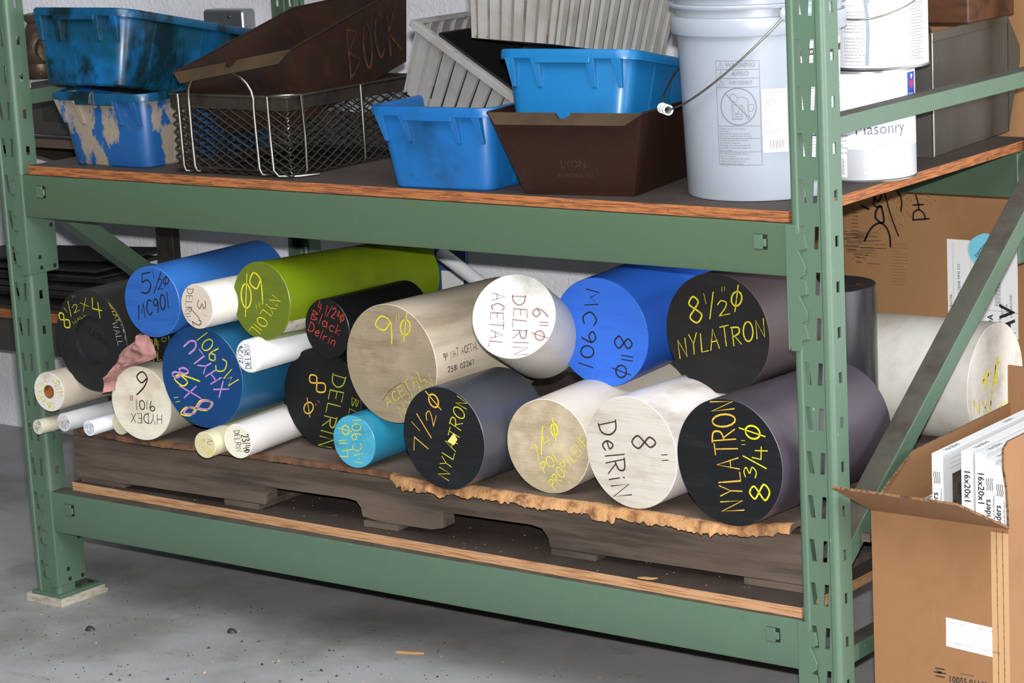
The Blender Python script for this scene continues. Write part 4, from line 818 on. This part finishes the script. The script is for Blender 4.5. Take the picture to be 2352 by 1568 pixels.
t1 = MB(); typeset(t1, 'CONDITIONS AND SEALS', -.55, 2.85, .27, fc1, sx=1.05); typeset(t1, 'INTERIOR - EXTERIOR', .62, 2.42, .27, fc1); patch(t1, .0, 2.6, 2.33, 2.36, fc1, nx=6); t1.build('can_print', M['ink_mid'], c1)
t1 = MB(); typeset(t1, 'WHITE', -.4, 1.0, .36, fc1, bold=True); typeset(t1, '6501-32040', -.4, .55, .36, fc1, bold=True); patch(t1, .5, 1.9, 1.02, 1.1, fc1, nx=4); t1.build('can_print', M['white_print'], c1)
fc1b = lambda u, v: ((rc + .016) * math.cos(PC + u / rc), (rc + .016) * math.sin(PC + u / rc), v)
t1 = MB(); patch(t1, -3.2, -1.55, .35, 3.6, fc1b, nx=6); lab = t1.build('paper_label', M['white_print'], c1)
t1 = MB(); fc1c = lambda u, v: ((rc + .02) * math.cos(PC + u / rc), (rc + .02) * math.sin(PC + u / rc), v)
for i in range(10): typeset(t1, ['MASONRY', 'CONDITIONER', 'LATEX', 'ONE GALLON', 'WHITE'][i % 5], -2.5, 3.35 - i * .17, .15, fc1c)
for i in range(12): line(t1, -2.2, .6 + i * .09, -1.8, .6 + i * .09, .04 if i % 3 else .06, fc1c)
t1.build('label_print', M['ink_dark'], lab)
t1 = MB(); patch(t1, 3.2, 4.3, 5.35, 7.3, fc1b, nx=4); lab = t1.build('logo_panel', M['blue_print'], c1)
t1 = MB(); fcl = lambda u, v: ((rc + .022) * math.cos(PC + u / rc), (rc + .022) * math.sin(PC + u / rc), v)
t1.add([fcl(3.75 + .3 * math.cos(a * PI / 8) * (1 if a < 9 else .8), 6.5 + .36 * math.sin(a * PI / 8)) for a in range(16)], [tuple(range(16))]); t1.build('logo_disc', M['red_print'], lab)
t1 = MB(); typeset(t1, 'Sherwin', 3.3, 5.75, .24, fcl, sx=.9); typeset(t1, 'Williams', 3.3, 5.5, .24, fcl, sx=.9); patch(t1, 3.62, 3.88, 6.95, 7.15, fcl); patch(t1, 3.68, 3.82, 6.85, 6.98, fcl); t1.build('logo_print', M['white_print'], lab)
def can_bail(t, r, zz, ea, D, rr_=.06):
    Ev = Vector((math.cos(ea), math.sin(ea), 0))
    MB().tube([tuple(Vector((0, 0, zz)) + Ev * (r + .12) * math.cos(k * PI / 24) + Vector(D) * math.sin(k * PI / 24)) for k in range(25)], rr_, 8).build('wire_handle', M['steel'], t, smooth=60)
    for s in (1, -1): MB().lathe([(.42, 0), (.4, .12), (.2, .16)], 16, M=Matrix.Translation(tuple(Vector((0, 0, zz)) + Ev * r * s)) @ (Ev * s).to_track_quat('Z', 'Y').to_matrix().to_4x4()).build('handle_ear', M['tin'], t, smooth=40)
can_bail(c1, rc, 5.4, R(-112), (4.3, 1.3, .1))
c2 = make_can((-4.95, 15.85, 45.3), 3.42, 7.6, 'white paint can with a dense text label and grey drip, upper one', [(7.5, M['can_white'])])
rc2 = 3.42; fc2 = lambda u, v: ((rc2 + .012) * math.cos(PC + u / rc2), (rc2 + .012) * math.sin(PC + u / rc2), v)
t2 = MB(); rows = ['WARNING', 'IRRITANT TO EYES. KEEP AWAY FROM HIGH TEMPERATURES,', 'SPARKS AND FLAME. DO NOT SELL TO MINORS. KEEP OUT OF REACH OF CHIL-', 'DREN. DO NOT BREATHE VAPOURS. IN CASE OF INGESTION DO NOT INDUCE VOMITING, IMME-', 'DIATELY SEEK MEDICAL ATTENTION. AVOID CONTACT WITH THE SKIN AND EYES.', 'USE ONLY WITH ADEQUATE VENTILATION. CLOSE CONTAINER COMPLETELY AFTER USE.', 'CONTAINS SOLVENTS, TOXIC SUBSTANCES, EXPOSURE TO WHICH BY ANY MEANS OR', 'PROLONGED INHALATION MAY CAUSE SERIOUS HEALTH PROBLEMS.', 'ADVERTENCIA', 'ESTE PRODUCTO INFLAMABLE. MANTENGALO APARTADO DE ALTAS TEMP-', 'ERATURAS, CHISPAS Y FLAMAS. PROHIBIDA SU VENTA A MENORES DE EDAD. NO', 'SE DEJE AL ALCANCE DE LOS MENORES DE EDAD. NO SE INGIERA. EN CASO DE IN-', 'GESTION NO SE PROVOQUE EL VOMITO, SOLICITE ATENCION MEDICA DE INMEDIATO.', 'EVITE EL CONTACTO CON LA PIEL Y CON LOS OJOS. USE ESTE PRODUCTO CON VEN-', 'TILACION ADECUADA. CIERRE BIEN EL ENVASE DESPUES DE CADA USO. CONTIENE', 'SOLVENTES. SUSTANCIAS TOXICAS CUYA EXPOSICION POR CUALQUIER VIA O IN-', 'HALACION PROLONGADA O REITERADA ORIGINA GRAVES DANOS A LA SALUD.']
for i, s in enumerate(rows): typeset(t2, s, -.3 if len(s) < 14 else -2.6, 4.1 - i * .222, .17, fc2, sx=min(1.0, 4.55 / (len(s) * .62 * .17)) if len(s) > 14 else 1)
for x in (-2.75, 2.08): line(t2, x, .35, x, 4.4, .02, fc2)
for z in (.35, 4.4, 4.95): line(t2, -2.75, z, 2.08, z, .02, fc2, n=8)
for i in range(26):
    line(t2, 2.25, 5.6 - i * .2, 2.25 + rng.uniform(1.0, 1.75), 5.6 - i * .2, .05, fc2, n=3)
for i in range(4): line(t2, -1.2, 5.6 - i * .14, 1.9, 5.6 - i * .14, .045, fc2, n=5)
t2.build('label_print', M['ink_grey'], c2)
t2 = MB(); fcd = lambda u, v: ((rc2 + .02) * math.cos(PC + u / rc2), (rc2 + .02) * math.sin(PC + u / rc2), v)
for pts, w_ in (([(-1.1, 7.4), (-1.05, 5.6), (-.85, 4.6), (-.75, 3.6), (-.72, 2.6), (-.78, 1.2), (-.82, .4)], .24), ([(-.4, 7.4), (-.5, 5.6), (-.7, 4.6)], .2)): ribbon(t2, smooth_pts(pts, 6), w_, fcd)
t2.build('paint_drip', M['drip'], c2)['label'] = 'grey paint drip'
can_bail(c2, rc2, 5.3, R(-165), (2.2 * .5, -2.2 * 2.2, -1.7))

# ------------------------------------------------------------------ grey steel bin and timber at the back right
gb = empty('steel_bin', (-8.9, 24.2, 37.62), (0, 0, R(5)))
tag(gb, 'dark grey sheet steel bin standing behind the paint cans', 'bin')
prof = [(0, 0), (14.6, 0), (17.6, 5.9), (14.6, 9.0), (0, 9.0)]
for x in (-3.4, 3.4): MB().prism(prof, x - .04, x + .04, 'x').build('side_panel', M['grey_steel'], gb, bevel=.03)
MB().box(-3.4, 3.4, -.04, .04, 0, 9).build('end_panel', M['grey_steel'], gb); MB().box(-3.4, 3.4, 0, 14.6, 0, .08).build('floor_panel', M['grey_steel'], gb)
MB().prism([(14.6, 0), (17.6, 5.9), (17.5, 5.95), (14.5, .08)], -3.4, 3.4, 'x').build('hopper_panel', M['grey_steel'], gb)
for x in (-3.4, 3.4): MB().box(x - .12, x + .12, -.05, 14.6, 8.3, 9.05).build('rolled_edge', mat('worn_steel_edge', (112, 108, 100), .4, .6), gb, bevel=.1)
MB().tube([(3.46, 0, .05), (3.46, 0, 9)], .09, 8).build('corner_edge', M['steel'], gb, smooth=60)
MB().tube([(3.46, 14.6, .05), (3.46, 14.62, 9)], .05, 8).build('seam', M['black_hole'], gb)
tb_ = MB().box(0, 10.8, 0, 7.5, 0, 3.4).build('timber', M['dark_wood'], None, (-16.4, 30.5, 46.72), bevel=.12)
tag(tb_, 'dark stained timber block lying on top of the grey steel bin', 'timber')
# ------------------------------------------------------------------ open carton of furnace filters on the floor, right
BX0, BX1, BY0, BY1, BZ = .9, 10.9, 3.0, 23.6, 17.3
bx = empty('cardboard_box', (5.9, 13.3, 0)); BL = (-5.9, -13.3, 0)
tag(bx, 'open cardboard carton of white filters on the floor beside the rack', 'box')
def cardpart(name, mb, mats=None): return mb.build(name, mats or M['card'], bx, BL)
cardpart('front_wall', MB().box(BX0, BX1, BY0, BY0 + .18, 0, BZ)); cardpart('back_wall', MB().box(BX0, BX1, BY1 - .18, BY1, 0, BZ))
cardpart('left_wall', MB().box(BX0, BX0 + .18, BY0 + .18, BY1 - .18, 0, BZ)); cardpart('right_wall', MB().box(BX1 - .18, BX1, BY0 + .18, BY1 - .18, 0, BZ)); cardpart('bottom', MB().box(BX0 + .18, BX1 - .18, BY0 + .18, BY1 - .18, 0, .2))
def flap(pts, th=.17, dirn=(0, 0, 1)):
    d = Vector(dirn) * th; n = len(pts); vs = [tuple(p) for p in pts] + [tuple(Vector(p) + d) for p in pts]
    mb = MB().add(vs, [tuple(range(n)), tuple(range(2 * n - 1, n - 1, -1))] + [(i, (i + 1) % n, n + (i + 1) % n, n + i) for i in range(n)])
    for i in range(2, n + 2): mb.m[i] = 1
    return mb
CE = [M['card'], M['card_edge']]
cardpart('front_flap', flap([(BX0, BY0, BZ), (BX1, BY0, BZ), (BX1 + .1, BY0 - .4, BZ + .2), (9.6, -1.5, 19.85), (.7, -1.7, 19.95)], .17, (0, .5, .8)), CE)
cardpart('left_flap', flap([(BX0, 3.2, BZ), (BX0, BY1, BZ), (BX0 - .2, BY1, 20.1), (BX0 - .2, 9.2, 19.95), (BX0, 4.6, 18.4)], .17, (1, 0, 0)), CE)
rf_ = [(BX1, 3.1, BZ), (BX1 + .03, 3.0, 18.6), (BX1 + .02, 2.85, 20.1), (BX1, 2.5, 21.5), (BX1, 2.55, 22.7), (BX1, 3.2, 23.05), (BX1, BY1, 23.1), (BX1, BY1, BZ)]
cardpart('right_flap', flap(rf_, .17, (-1, 0, 0)), CE)
cardpart('back_flap', flap([(BX0 - .2, BY1, BZ), (BX1, BY1, BZ), (BX1, BY1 + .2, 22.6), (BX0 - .25, BY1 + .2, 22.9)], .17, (0, -1, 0)), CE)
tp = MB().box(BX1 - 1.25, BX1 - .02, BY0 - .02, BY0, 0, BZ - .3); cardpart('tape_strip', tp, mat('clear_tape', (192, 152, 110), .3))
cr = MB()
for x in (BX1 - .85, BX1 - .42): cr.tube([(x, BY0 - .02, .2), (x + .03, BY0 - .02, 8), (x, BY0 - .02, BZ - .2)], .03, 5)
cardpart('fold_crease', cr, M['card_edge'])
ff1 = lambda u, v: (u, BY0 - .012, v)
lab = MB().prism([(6.3, 8.75), (10.0, 8.5), (10.1, 9.0), (10.05, 10.5), (6.32, 10.72)], BY0 - .012, BY0 - .004, 'y').build('sticker', M['white_print'], bx, BL)
ff2 = lambda u, v: (u, BY0 - .02, v)
def tilt(fn): return lambda u, v: fn(u, v - .05 * (u - 6.3))
for x in (6.55, 8.55):
    for t_, z, q in (('10055.011620', 10.38, .2), ('C1100000001161674', 9.0, .19)):
        sp_ = MB(); typeset(sp_, t_, x, z, q, tilt(ff2)); sp_.build('sticker_print', M['ink_grey'], lab)
bp_ = MB(); typeset(bp_, '10055.011620', 6.4, 6.3, .62, ff1, bold=True, sx=.9); typeset(bp_, 'ITEM NUMBER', 7.3, 6.95, .16, ff1)
for k in range(3): line(bp_, 5.5 - .1 * (k % 2), 6.55 + k * .27, 6.1 + .1 * (k % 2), 6.55 + k * .27, .12, ff1)
typeset(bp_, 'SM', 5.55, 6.75, .3, ff1, bold=True); bp_.build('box_print', M['ink_dark'], bx, BL)
# filters, standing on edge in the carton
def make_filter(x, y0, zt, th, label, words, big=True, tilt_=0, dirty=False):
    t = empty('air_filter', (x, y0, zt - 19.6), (0, R(tilt_), 0)); W, H = 15.5, 19.6
    tag(t, label, 'filter', 'furnace filters in the carton')
    fm = M['filter_frame']
    for nm, b in (('frame_end', (0, th, 0, .12, 0, H)), ('frame_end', (0, th, W - .12, W, 0, H)), ('frame_edge', (0, th, .12, W - .12, H - .12, H)), ('frame_edge', (0, th, .12, W - .12, 0, .12))): MB().box(*b).build(nm, fm, t, bevel=.02, seg=1)
    for s in (0, 1):
        x_ = 0 if s == 0 else th - .04
        f = MB().box(x_, x_ + .04, .12, 1.3, .12, H - .12).box(x_, x_ + .04, W - 1.3, W - .12, .12, H - .12).box(x_, x_ + .04, 1.3, W - 1.3, H - 1.6, H - .12).box(x_, x_ + .04, 1.3, W - 1.3, .12, 1.6)
        f.build('face_border', fm, t)
    MB().box(th * .3, th * .7, .15, W - .15, .15, H - .15).build('filter_media', M['filter_media'], t)
    p = MB()
    fd = lambda u, v: (v, -.012, H - u)        # reads downwards
    if words == 'size': typeset(p, '16x20x1', 1.2, th * .28, .62, fd, bold=True, sx=1.05)
    else:
        typeset(p, 'Flanders', H - 4.6, th * .3, .62, lambda u, v: (th - .12 - v, -.012, u) if False else (v * -1 + th * .82, -.012, u), bold=True, sx=.95)
        typeset(p, 'Foremost in Air Filtration', H - 4.6, th * .06, .22, lambda u, v: (th * .96 - v, -.012, u))
        for k in range(4): ribbon(p, smooth_pts([(th * .2 + k * .13, H - 2.0), (th * .26 + k * .13, H - 1.75), (th * .18 + k * .13, H - 1.45), (th * .24 + k * .13, H - 1.2)], 4), .045, lambda u, v: (u, -.012, v))
    p.build('filter_print', M['ink_dark'], t); p = MB()
    ft = lambda u, v: (th - .1 - v, u, H + .012)
    typeset(p, '16x20x1', 1.0, .15, .5, ft, sx=1.2); p.build('top_print', M['ink_dark'], t); p = MB(); typeset(p, '16x20x1', 9.5, .15, .4, ft)
    p.build('top_print', M['ink_dark'], t)
    q_ = MB(); fs2 = lambda u, v: (th + .012, u, v)
    for k in range(3): line(q_, 1.0, H - .55 - k * .3, 4.5, H - .55 - k * .3, .04, fs2)
    q_.build('side_print', M['ink_mid'], t)
    return t
make_filter(4.45, 4.9, 21.15, .82, 'white filter standing apart, leftmost of the upright filters', 'name')
make_filter(6.6, 4.9, 21.55, .84, 'upright white filter lettered 16x20x1, left of the two lettered so', 'size')
make_filter(7.55, 5.0, 21.5, .8, 'upright white filter lettered 16x20x1, right of the two lettered so', 'size')
make_filter(8.38, 4.7, 21.2, .78, 'upright white filter with wave logo, beside the lettered pair', 'name')
make_filter(9.2, 4.5, 20.95, .82, 'upright white filter with wave logo, nearest the right flap', 'name')
for k in range(4):
    t = empty('air_filter', (1.5 + .62 * k, 5.2 + .2 * k, .25), (0, R(5.0), 0))
    tag(t, 'low filter leaning at the left side of the carton, ' + ['leftmost', 'second from the left', 'third from the left', 'fourth from the left'][k], 'filter', 'furnace filters in the carton')
    MB().box(-.25, .2, 0, 15.4, 0, 17.2 - .3 * k).build('frame_edge', M['filter_frame'], t, bevel=.03)
    p = MB(); typeset(p, '16x20x1', 1.0, -.15, .4, lambda u, v: (v, u, 17.22 - .3 * k), bold=True); typeset(p, 'Flanders', 5, -.15, .4, lambda u, v: (v, u, 17.22 - .3 * k), bold=True); p.build('filter_print', M['ink_dark'], t)

# ------------------------------------------------------------------ flattened carton against the wall with shipping labels
cs = MB().box(-30, 14, 0, .5, 0, 52).build('cardboard_sheet', M['card_dark'], None, (0, 41.6, .0))
tag(cs, 'large flattened brown carton standing against the wall behind the rack', 'cardboard')
fw = lambda u, v: (u, -.012, v)
sk = MB()
def scr(pts, w=.16): ribbon(sk, smooth_pts(pts, 6), w, fw)
def cpx(px, py):   # scribble map: zoom grid -> sheet inches (X, Z)
    return (-23.2 + (px - 247) / 1996 * 16.5, 30.9 - (py - 190) / 1380 * 9.7 + (px - 247) / 1996 * .9)
for pts, w in (([(495, 660), (540, 560), (600, 480), (680, 445), (745, 500), (780, 600), (785, 725)], .17), ([(680, 445), (625, 380), (640, 290), (690, 250), (720, 420), (680, 445)], .19), ([(610, 110), (650, 190), (700, 130), (660, 80), (625, 120), (615, 240), (700, 255)], .15), ([(470, 240), (550, 280)], .2), ([(880, 600), (820, 430), (770, 250), (740, 100)], .13), ([(770, 60), (860, 60), (920, 170), (910, 310)], .15),
               ([(1080, 120), (1100, 200), (1110, 290)], .14), ([(1045, 235), (1160, 230)], .14), ([(1045, 410), (1050, 330), (1105, 290), (1160, 330), (1180, 400)], .14), ([(1040, 410), (1220, 395)], .14)):
    scr([cpx(*p) for p in pts], w)
sk.build('marker_scribble', M['ink_k'], cs)
st = MB(); r2 = random.Random(3)
for i in range(34):
    y = 545 + i * 11.5; x0 = 245 + r2.uniform(0, 60) + (150 if i % 4 == 1 else 0); x1 = x0 + r2.uniform(60, 330)
    if i > 22: x0 += 100
    a, b = cpx(x0, y), cpx(min(x1, 740), y + 6); line(st, *a, *b, r2.uniform(.05, .1), fw)
for i in range(9): a, b = cpx(350 + r2.uniform(-10, 20), 280 + i * 42), cpx(425, 284 + i * 42); line(st, *a, *b, .09, fw)
for i in range(14): a, b = cpx(790 + r2.uniform(0, 30), 700 + i * 36), cpx(960 + r2.uniform(-40, 40), 705 + i * 36); line(st, *a, *b, .035, fw)
for ring_ in range(5):
    for k in range(9):
        a0 = 2.2 + k * .42; rad = 150 + ring_ * 55
        if r2.random() < .2: continue
        line(st, *cpx(1120 + rad * math.cos(a0), 280 + rad * .8 * math.sin(a0)), *cpx(1120 + rad * math.cos(a0 + .24), 280 + rad * .8 * math.sin(a0 + .24)), .05, fw)
st.build('ink_smears', mat('faint_black_stamp', (88, 64, 44), .8), cs)['kind'] = 'stuff'
lb = MB().box(-13.6, -7.4, -.012, 0, 20.6, 28.35).build('shipping_label', M['white_print'], cs)
lp_ = MB(); fv = lambda u, v: (-13.6 + v, -.02, 20.7 + u)
fvr = lambda u, v: (-13.6 - v, -.02, 20.7 + u)
def up(text, u, x, size, bold=False, sx=1.0): typeset(lp_, text, u, -x, size, fvr, bold=bold, sx=sx)
for x, s, sz in ((.4, 'MCMASTER', .3), (1.15, 'ACCURATE GEAR MFG CO', .34), (1.55, '5 LETTER CT', .26), (1.85, 'TORRANCE CA', .26), (2.4, '17S2C34 126 001', .42), (4.9, 'DELIVERY', .26), (5.3, 'PO 51134', .26), (5.7, 'UPS GROUND', .3)): up(s, 1.6 if sz != .42 else 1.9, x, sz)
for i in range(60): line(lp_, -13.6 + 2.55, 22.3 + i * .075, -13.6 + 3.0, 22.3 + i * .075, .03 if i % 3 else .05, lambda u, v: (u, -.02, v))
for i in range(30): line(lp_, -13.6 + 4.2, 23.2 + i * .075, -13.6 + 4.7, 23.2 + i * .075, .03 if i % 4 else .05, lambda u, v: (u, -.02, v))
for x in (.55, 2.1, 3.3): line(lp_, -13.6 + x, 23.0, -13.6 + x, 28.2, .02, lambda u, v: (u, -.02, v))
line(lp_, -13.6, 22.9, -7.4, 22.7, .03, lambda u, v: (u, -.02, v))
typeset(lp_, 'AV', .15, -5.9, 1.9, lambda u, v: (-13.6 - v, -.02, 20.75 + u), bold=True)
typeset(lp_, 'COA', .15, -4.0, .7, lambda u, v: (-13.6 - v, -.02, 20.75 + u), bold=True); typeset(lp_, '33/ 31', .4, -4.75, .4, lambda u, v: (-13.6 - v, -.02, 20.75 + u))
lp_.build('label_print', M['ink_dark'], lb)
tg = MB().prism(smooth_pts([(-11.7, 27.5), (-11.5, 28.3), (-10.7, 28.85), (-10.0, 29.0), (-9.5, 28.6), (-9.4, 27.9), (-9.9, 27.0), (-10.5, 26.3), (-11.0, 26.3), (-11.5, 27.0), (-11.7, 27.5)], 3)[:-1], -.05, -.025, 'y').build('paper_tag', M['cyan_tag'], cs)
tp_ = MB(); a_ = R(48)
typeset(tp_, 'DAYTON', 0, 0, .36, lambda u, v: (-10.95 + u * math.cos(a_) - v * math.sin(a_), -.06, 27.0 + u * math.sin(a_) + v * math.cos(a_)), bold=True); tp_.build('tag_print', M['ink_dark'], tg)

# ------------------------------------------------------------------ worn timber post at the right edge
wp = MB(); prof = [(1.1, 0), (1.15, 16), (1.25, 20.5), (1.35, 22.4), (1.75, 23.6), (1.95, 25.5), (1.98, 27.8), (1.7, 29.0), (.9, 29.6), (.1, 29.7)]
wp.loft([[((r_ * (1 + .07 * noise.noise((i * 1.3, z * .3, 1)))) * math.cos(2 * PI * i / 28), (r_ * (1 + .07 * noise.noise((i * 1.3, z * .3, 1)))) * math.sin(2 * PI * i / 28), z) for i in range(28)] for r_, z in prof])
tag(wp.build('wooden_post', M['black_wood'], None, (3.4, 26.3, 0), smooth=40), 'worn blackened wooden post with a swollen head beyond the carton', 'post')

# ------------------------------------------------------------------ things behind and to the left
bn = empty('work_bench', (-112, 37, 0)); tag(bn, 'low plywood bench against the wall beyond the left post', 'bench')
MB().box(-26, 13, -6.2, 6.6, 15.9, 16.95).build('bench_top', [M['bench_top']], bn, bevel=.04); MB().box(-26, 13, -6.24, -6.2, 16.0, 16.9).build('edge_band', M['ply_edge'], bn)
MB().box(-26, 13, -5.8, -4.6, 12.4, 15.9).build('apron', M['dark_cab'], bn, bevel=.05)
for x in (-24, 10): 
    for y in (-5.4, 4.6): MB().box(x, x + 1.6, y, y + 1.6, 0, 15.9).build('leg', M['dark_cab'], bn, bevel=.05)
rs = random.Random(11)
SL = ['lowest sheet, lying flat', 'second sheet from the bottom', 'third sheet from the bottom', 'fourth sheet, poking right', 'fifth sheet, fanned out', 'sixth sheet, fanned out higher', 'seventh sheet, tilted up', 'topmost sheet, tilted steepest']
for k in range(8):
    a = R(rs.uniform(-4, 4)); z = 17.0 + k * .6; L0 = 31 - 1.0 * k
    o = MB().box(0, L0, 0, 8.5 - .4 * (k % 3), 0, .5 if k < 5 else .25).build('plastic_sheet', M['black_sheet'], None, (-134 + 1.3 * k, 32.2 + .4 * (k % 2), z), (R(rs.uniform(-1, 1)), R(-.35 * k), a), bevel=.02)
    tag(o, 'black plastic sheet on the bench beyond the left post: ' + SL[k], 'sheet', 'black plastic sheets fanned out on the bench')
tag(MB().box(-1.1, 1.1, -.5, .5, 0, 35.6).box(-1.7, 1.7, -1.1, 1.1, 0, .35).build('steel_post', M['dark_steel'], None, (-89.3, 29.2, 0), bevel=.08), 'dark steel post under the wall shelf, right of the bench', 'post')
ns = empty('wall_shelf', (-103, 43.9, 36.4)); tag(ns, 'dark shelf on the wall beyond the left post, carrying a grey case', 'shelf')
MB().box(-24, 20, -24.4, .05, -.7, .05).build('shelf_board', M['bench_top'], ns, bevel=.03)
for x in (-22, -2, 17): MB().prism([(.05, -.7), (-22, -.7), (.05, -9)], x, x + .4, 'x').build('bracket', M['dark_steel'], ns)
cb = empty('metal_cabinet', (-93.5, 22, 36.45)); tag(cb, 'dark grey panelled metal case on the wall shelf beyond the left post', 'case')
MB().box(-5, 9, 0, 9, 0, 4.9).build('case_body', M['dark_cab'], cb, bevel=.15); MB().box(-3.6, 8, -.06, 0, 1.3, 4.4).build('front_panel', mat('dark_inset_panel', (48, 46, 44), .5), cb, bevel=.05); MB().box(4.5, 6.2, -.2, -.05, .7, 1.1).build('latch', M['zinc'], cb, bevel=.04)
tag(MB().tube([(-16, 0, 0), (1.5, 0, 0)], .17, 12).build('chrome_bar', M['chrome'], None, (-90.5, 20.2, 36.62), smooth=60), 'bright chrome bar lying on the wall shelf in front of the dark case', 'bar')
ct = MB(); ct.lathe([(2.2, 0), (2.4, .3), (1.9, .7), (1.7, 1.4), (2.3, 2.1), (2.5, 3.0), (2.2, 4.0), (1.5, 4.6), (1.2, 5.2), (1.5, 5.5), (1.5, 6.0), (1.0, 6.1)], 26)
ct.tube([(0, 0, 2.9), (2.2, -1.4, 2.9), (3.2, -2.0, 2.8)], 1.1, 14)
tag(ct.build('metal_fitting', M['cast'], None, (-100.4, 25.6, 41.4), smooth=45), 'dull lumpy cast metal fitting on top of the dark case', 'fitting')
ob = empty('outlet_box', (-92.4, 43.95, 44.0)); tag(ob, 'galvanised electrical box on the wall above the left bins', 'electrical box')
MB().box(-2.7, 2.7, -1.9, .05, -1.6, 2.3).build('box_body', M['zinc'], ob, bevel=.35, seg=3); MB().lathe([(.9, 0), (.9, .5), (.6, .7)], 20, M=Matrix.Translation((-1.6, -1.9, .2)) @ Matrix.Rotation(PI / 2, 4, 'X')).build('plug_cover', mat('tan_plug', (176, 160, 140), .6), ob, smooth=40)
MB().box(-.4, 1.4, -2.2, -1.9, -.6, .4).build('switch_plate', mat('tan_plate', (150, 138, 118), .6), ob, bevel=.1)
for x, z in ((.9, 1.6), (2.0, .2)): MB().lathe([(.17, 0), (.17, .1)], 10, M=Matrix.Translation((x, -1.9, z)) @ Matrix.Rotation(PI / 2, 4, 'X')).build('screw', M['steel'], ob)
tag(MB().box(-1.9, 1.9, -.35, 0, 0, 26).build('blue_panel', M['blue_board'], None, (-66.8, 43.95, 0), bevel=.1), 'narrow blue board leaning on the wall behind the lime green rod', 'board')
tag(MB().box(-1.3, 1.3, -.03, 0, 0, 2.2).build('paper_note', M['white_print'], None, (-66.6, 43.58, 19.6)), 'white paper note on the narrow blue board', 'note')
tag(MB().tube([(0, 0, 0), (-5.5, 0, 5.2)], .5, 10).build('conduit', M['dark_steel'], None, (-76.3, 43.3, 44.6), smooth=60), 'dark conduit slanting on the wall beside the far rear post', 'conduit')

# ------------------------------------------------------------------ litter
ch = MB().prism([(-1.1, 0), (-.6, .28), (.9, .3), (1.0, 0), (.2, -.08)], 0, .18, 'z'); ch.box(.92, 1.25, .03, .28, .0, .16)
tag(ch.build('wood_chip', M['bit_tan'], None, (-41.3, 4.4, 0), (0, 0, R(20)), bevel=.03), 'pale splinter of wood lying on the concrete in front', 'wood chip')
fk = MB(); fk.prism([(-.75, .0), (-.3, .25), (.2, .15), (.7, .2), (.5, -.1), (.0, -.2), (-.4, -.12)], 0, .07, 'z')
tag(fk.build('wood_flake', M['bit_tan'], None, (-15.8, .75, 10.79), (0, 0, R(15))), 'torn pale flake of fibreboard on the lower shelf edge', 'flake')
for x, y, s, l in ((-68.6, -3.6, .5, 'small dark green lump on the floor right of the left foot'), (-57.6, 1.6, .45, 'small dark cube of waste on the floor near the middle left')):
    m_ = MB(); m_.loft([[(s * q * math.cos(2 * PI * i / 9) * (1 + .25 * noise.noise((i, k, x))), s * q * .7 * math.sin(2 * PI * i / 9), k * .16) for i in range(9)] for k, q in enumerate((1, .9, .45))])
    tag(m_.build('waste_lump', mat('dark_green_waste', (48, 56, 48), .6), None, (x, y, 0), smooth=60), l, 'lump')
gr = MB(); rg2 = random.Random(21)
def grit(n, x0, x1, y0, y1, z, s0, s1):
    for _ in range(n):
        x, y, s, a = rg2.uniform(x0, x1), rg2.uniform(y0, y1), rg2.uniform(s0, s1), rg2.uniform(0, PI); mi = 0 if rg2.random() < .8 else 1
        gr.add([(x + s * math.cos(a), y + s * math.sin(a), z), (x + s * math.cos(a + 2.2), y + s * .7 * math.sin(a + 2.2), z), (x + s * math.cos(a + 4.1), y + s * math.sin(a + 4.1), z), (x, y, z + s * .8)], [(0, 1, 3), (1, 2, 3), (2, 0, 3), (2, 1, 0)], mi)
grit(900, -85, -2, -22, 8, 0, .03, .11); grit(60, -60, -15, -14, 4, 0, .1, .26)
tag(gr.build('floor_grit', [M['bit_dark'], M['bit_tan']]), 'scattered dark grit and tan crumbs over the concrete floor', 'grit', kind='stuff')
gr = MB(); grit(160, -70, -4, .6, 12, 10.785, .02, .07)
tag(gr.build('shelf_crumbs', [M['shim'], M['bit_tan']]), 'pale crumbs scattered over the lower shelf', 'crumbs', kind='stuff')
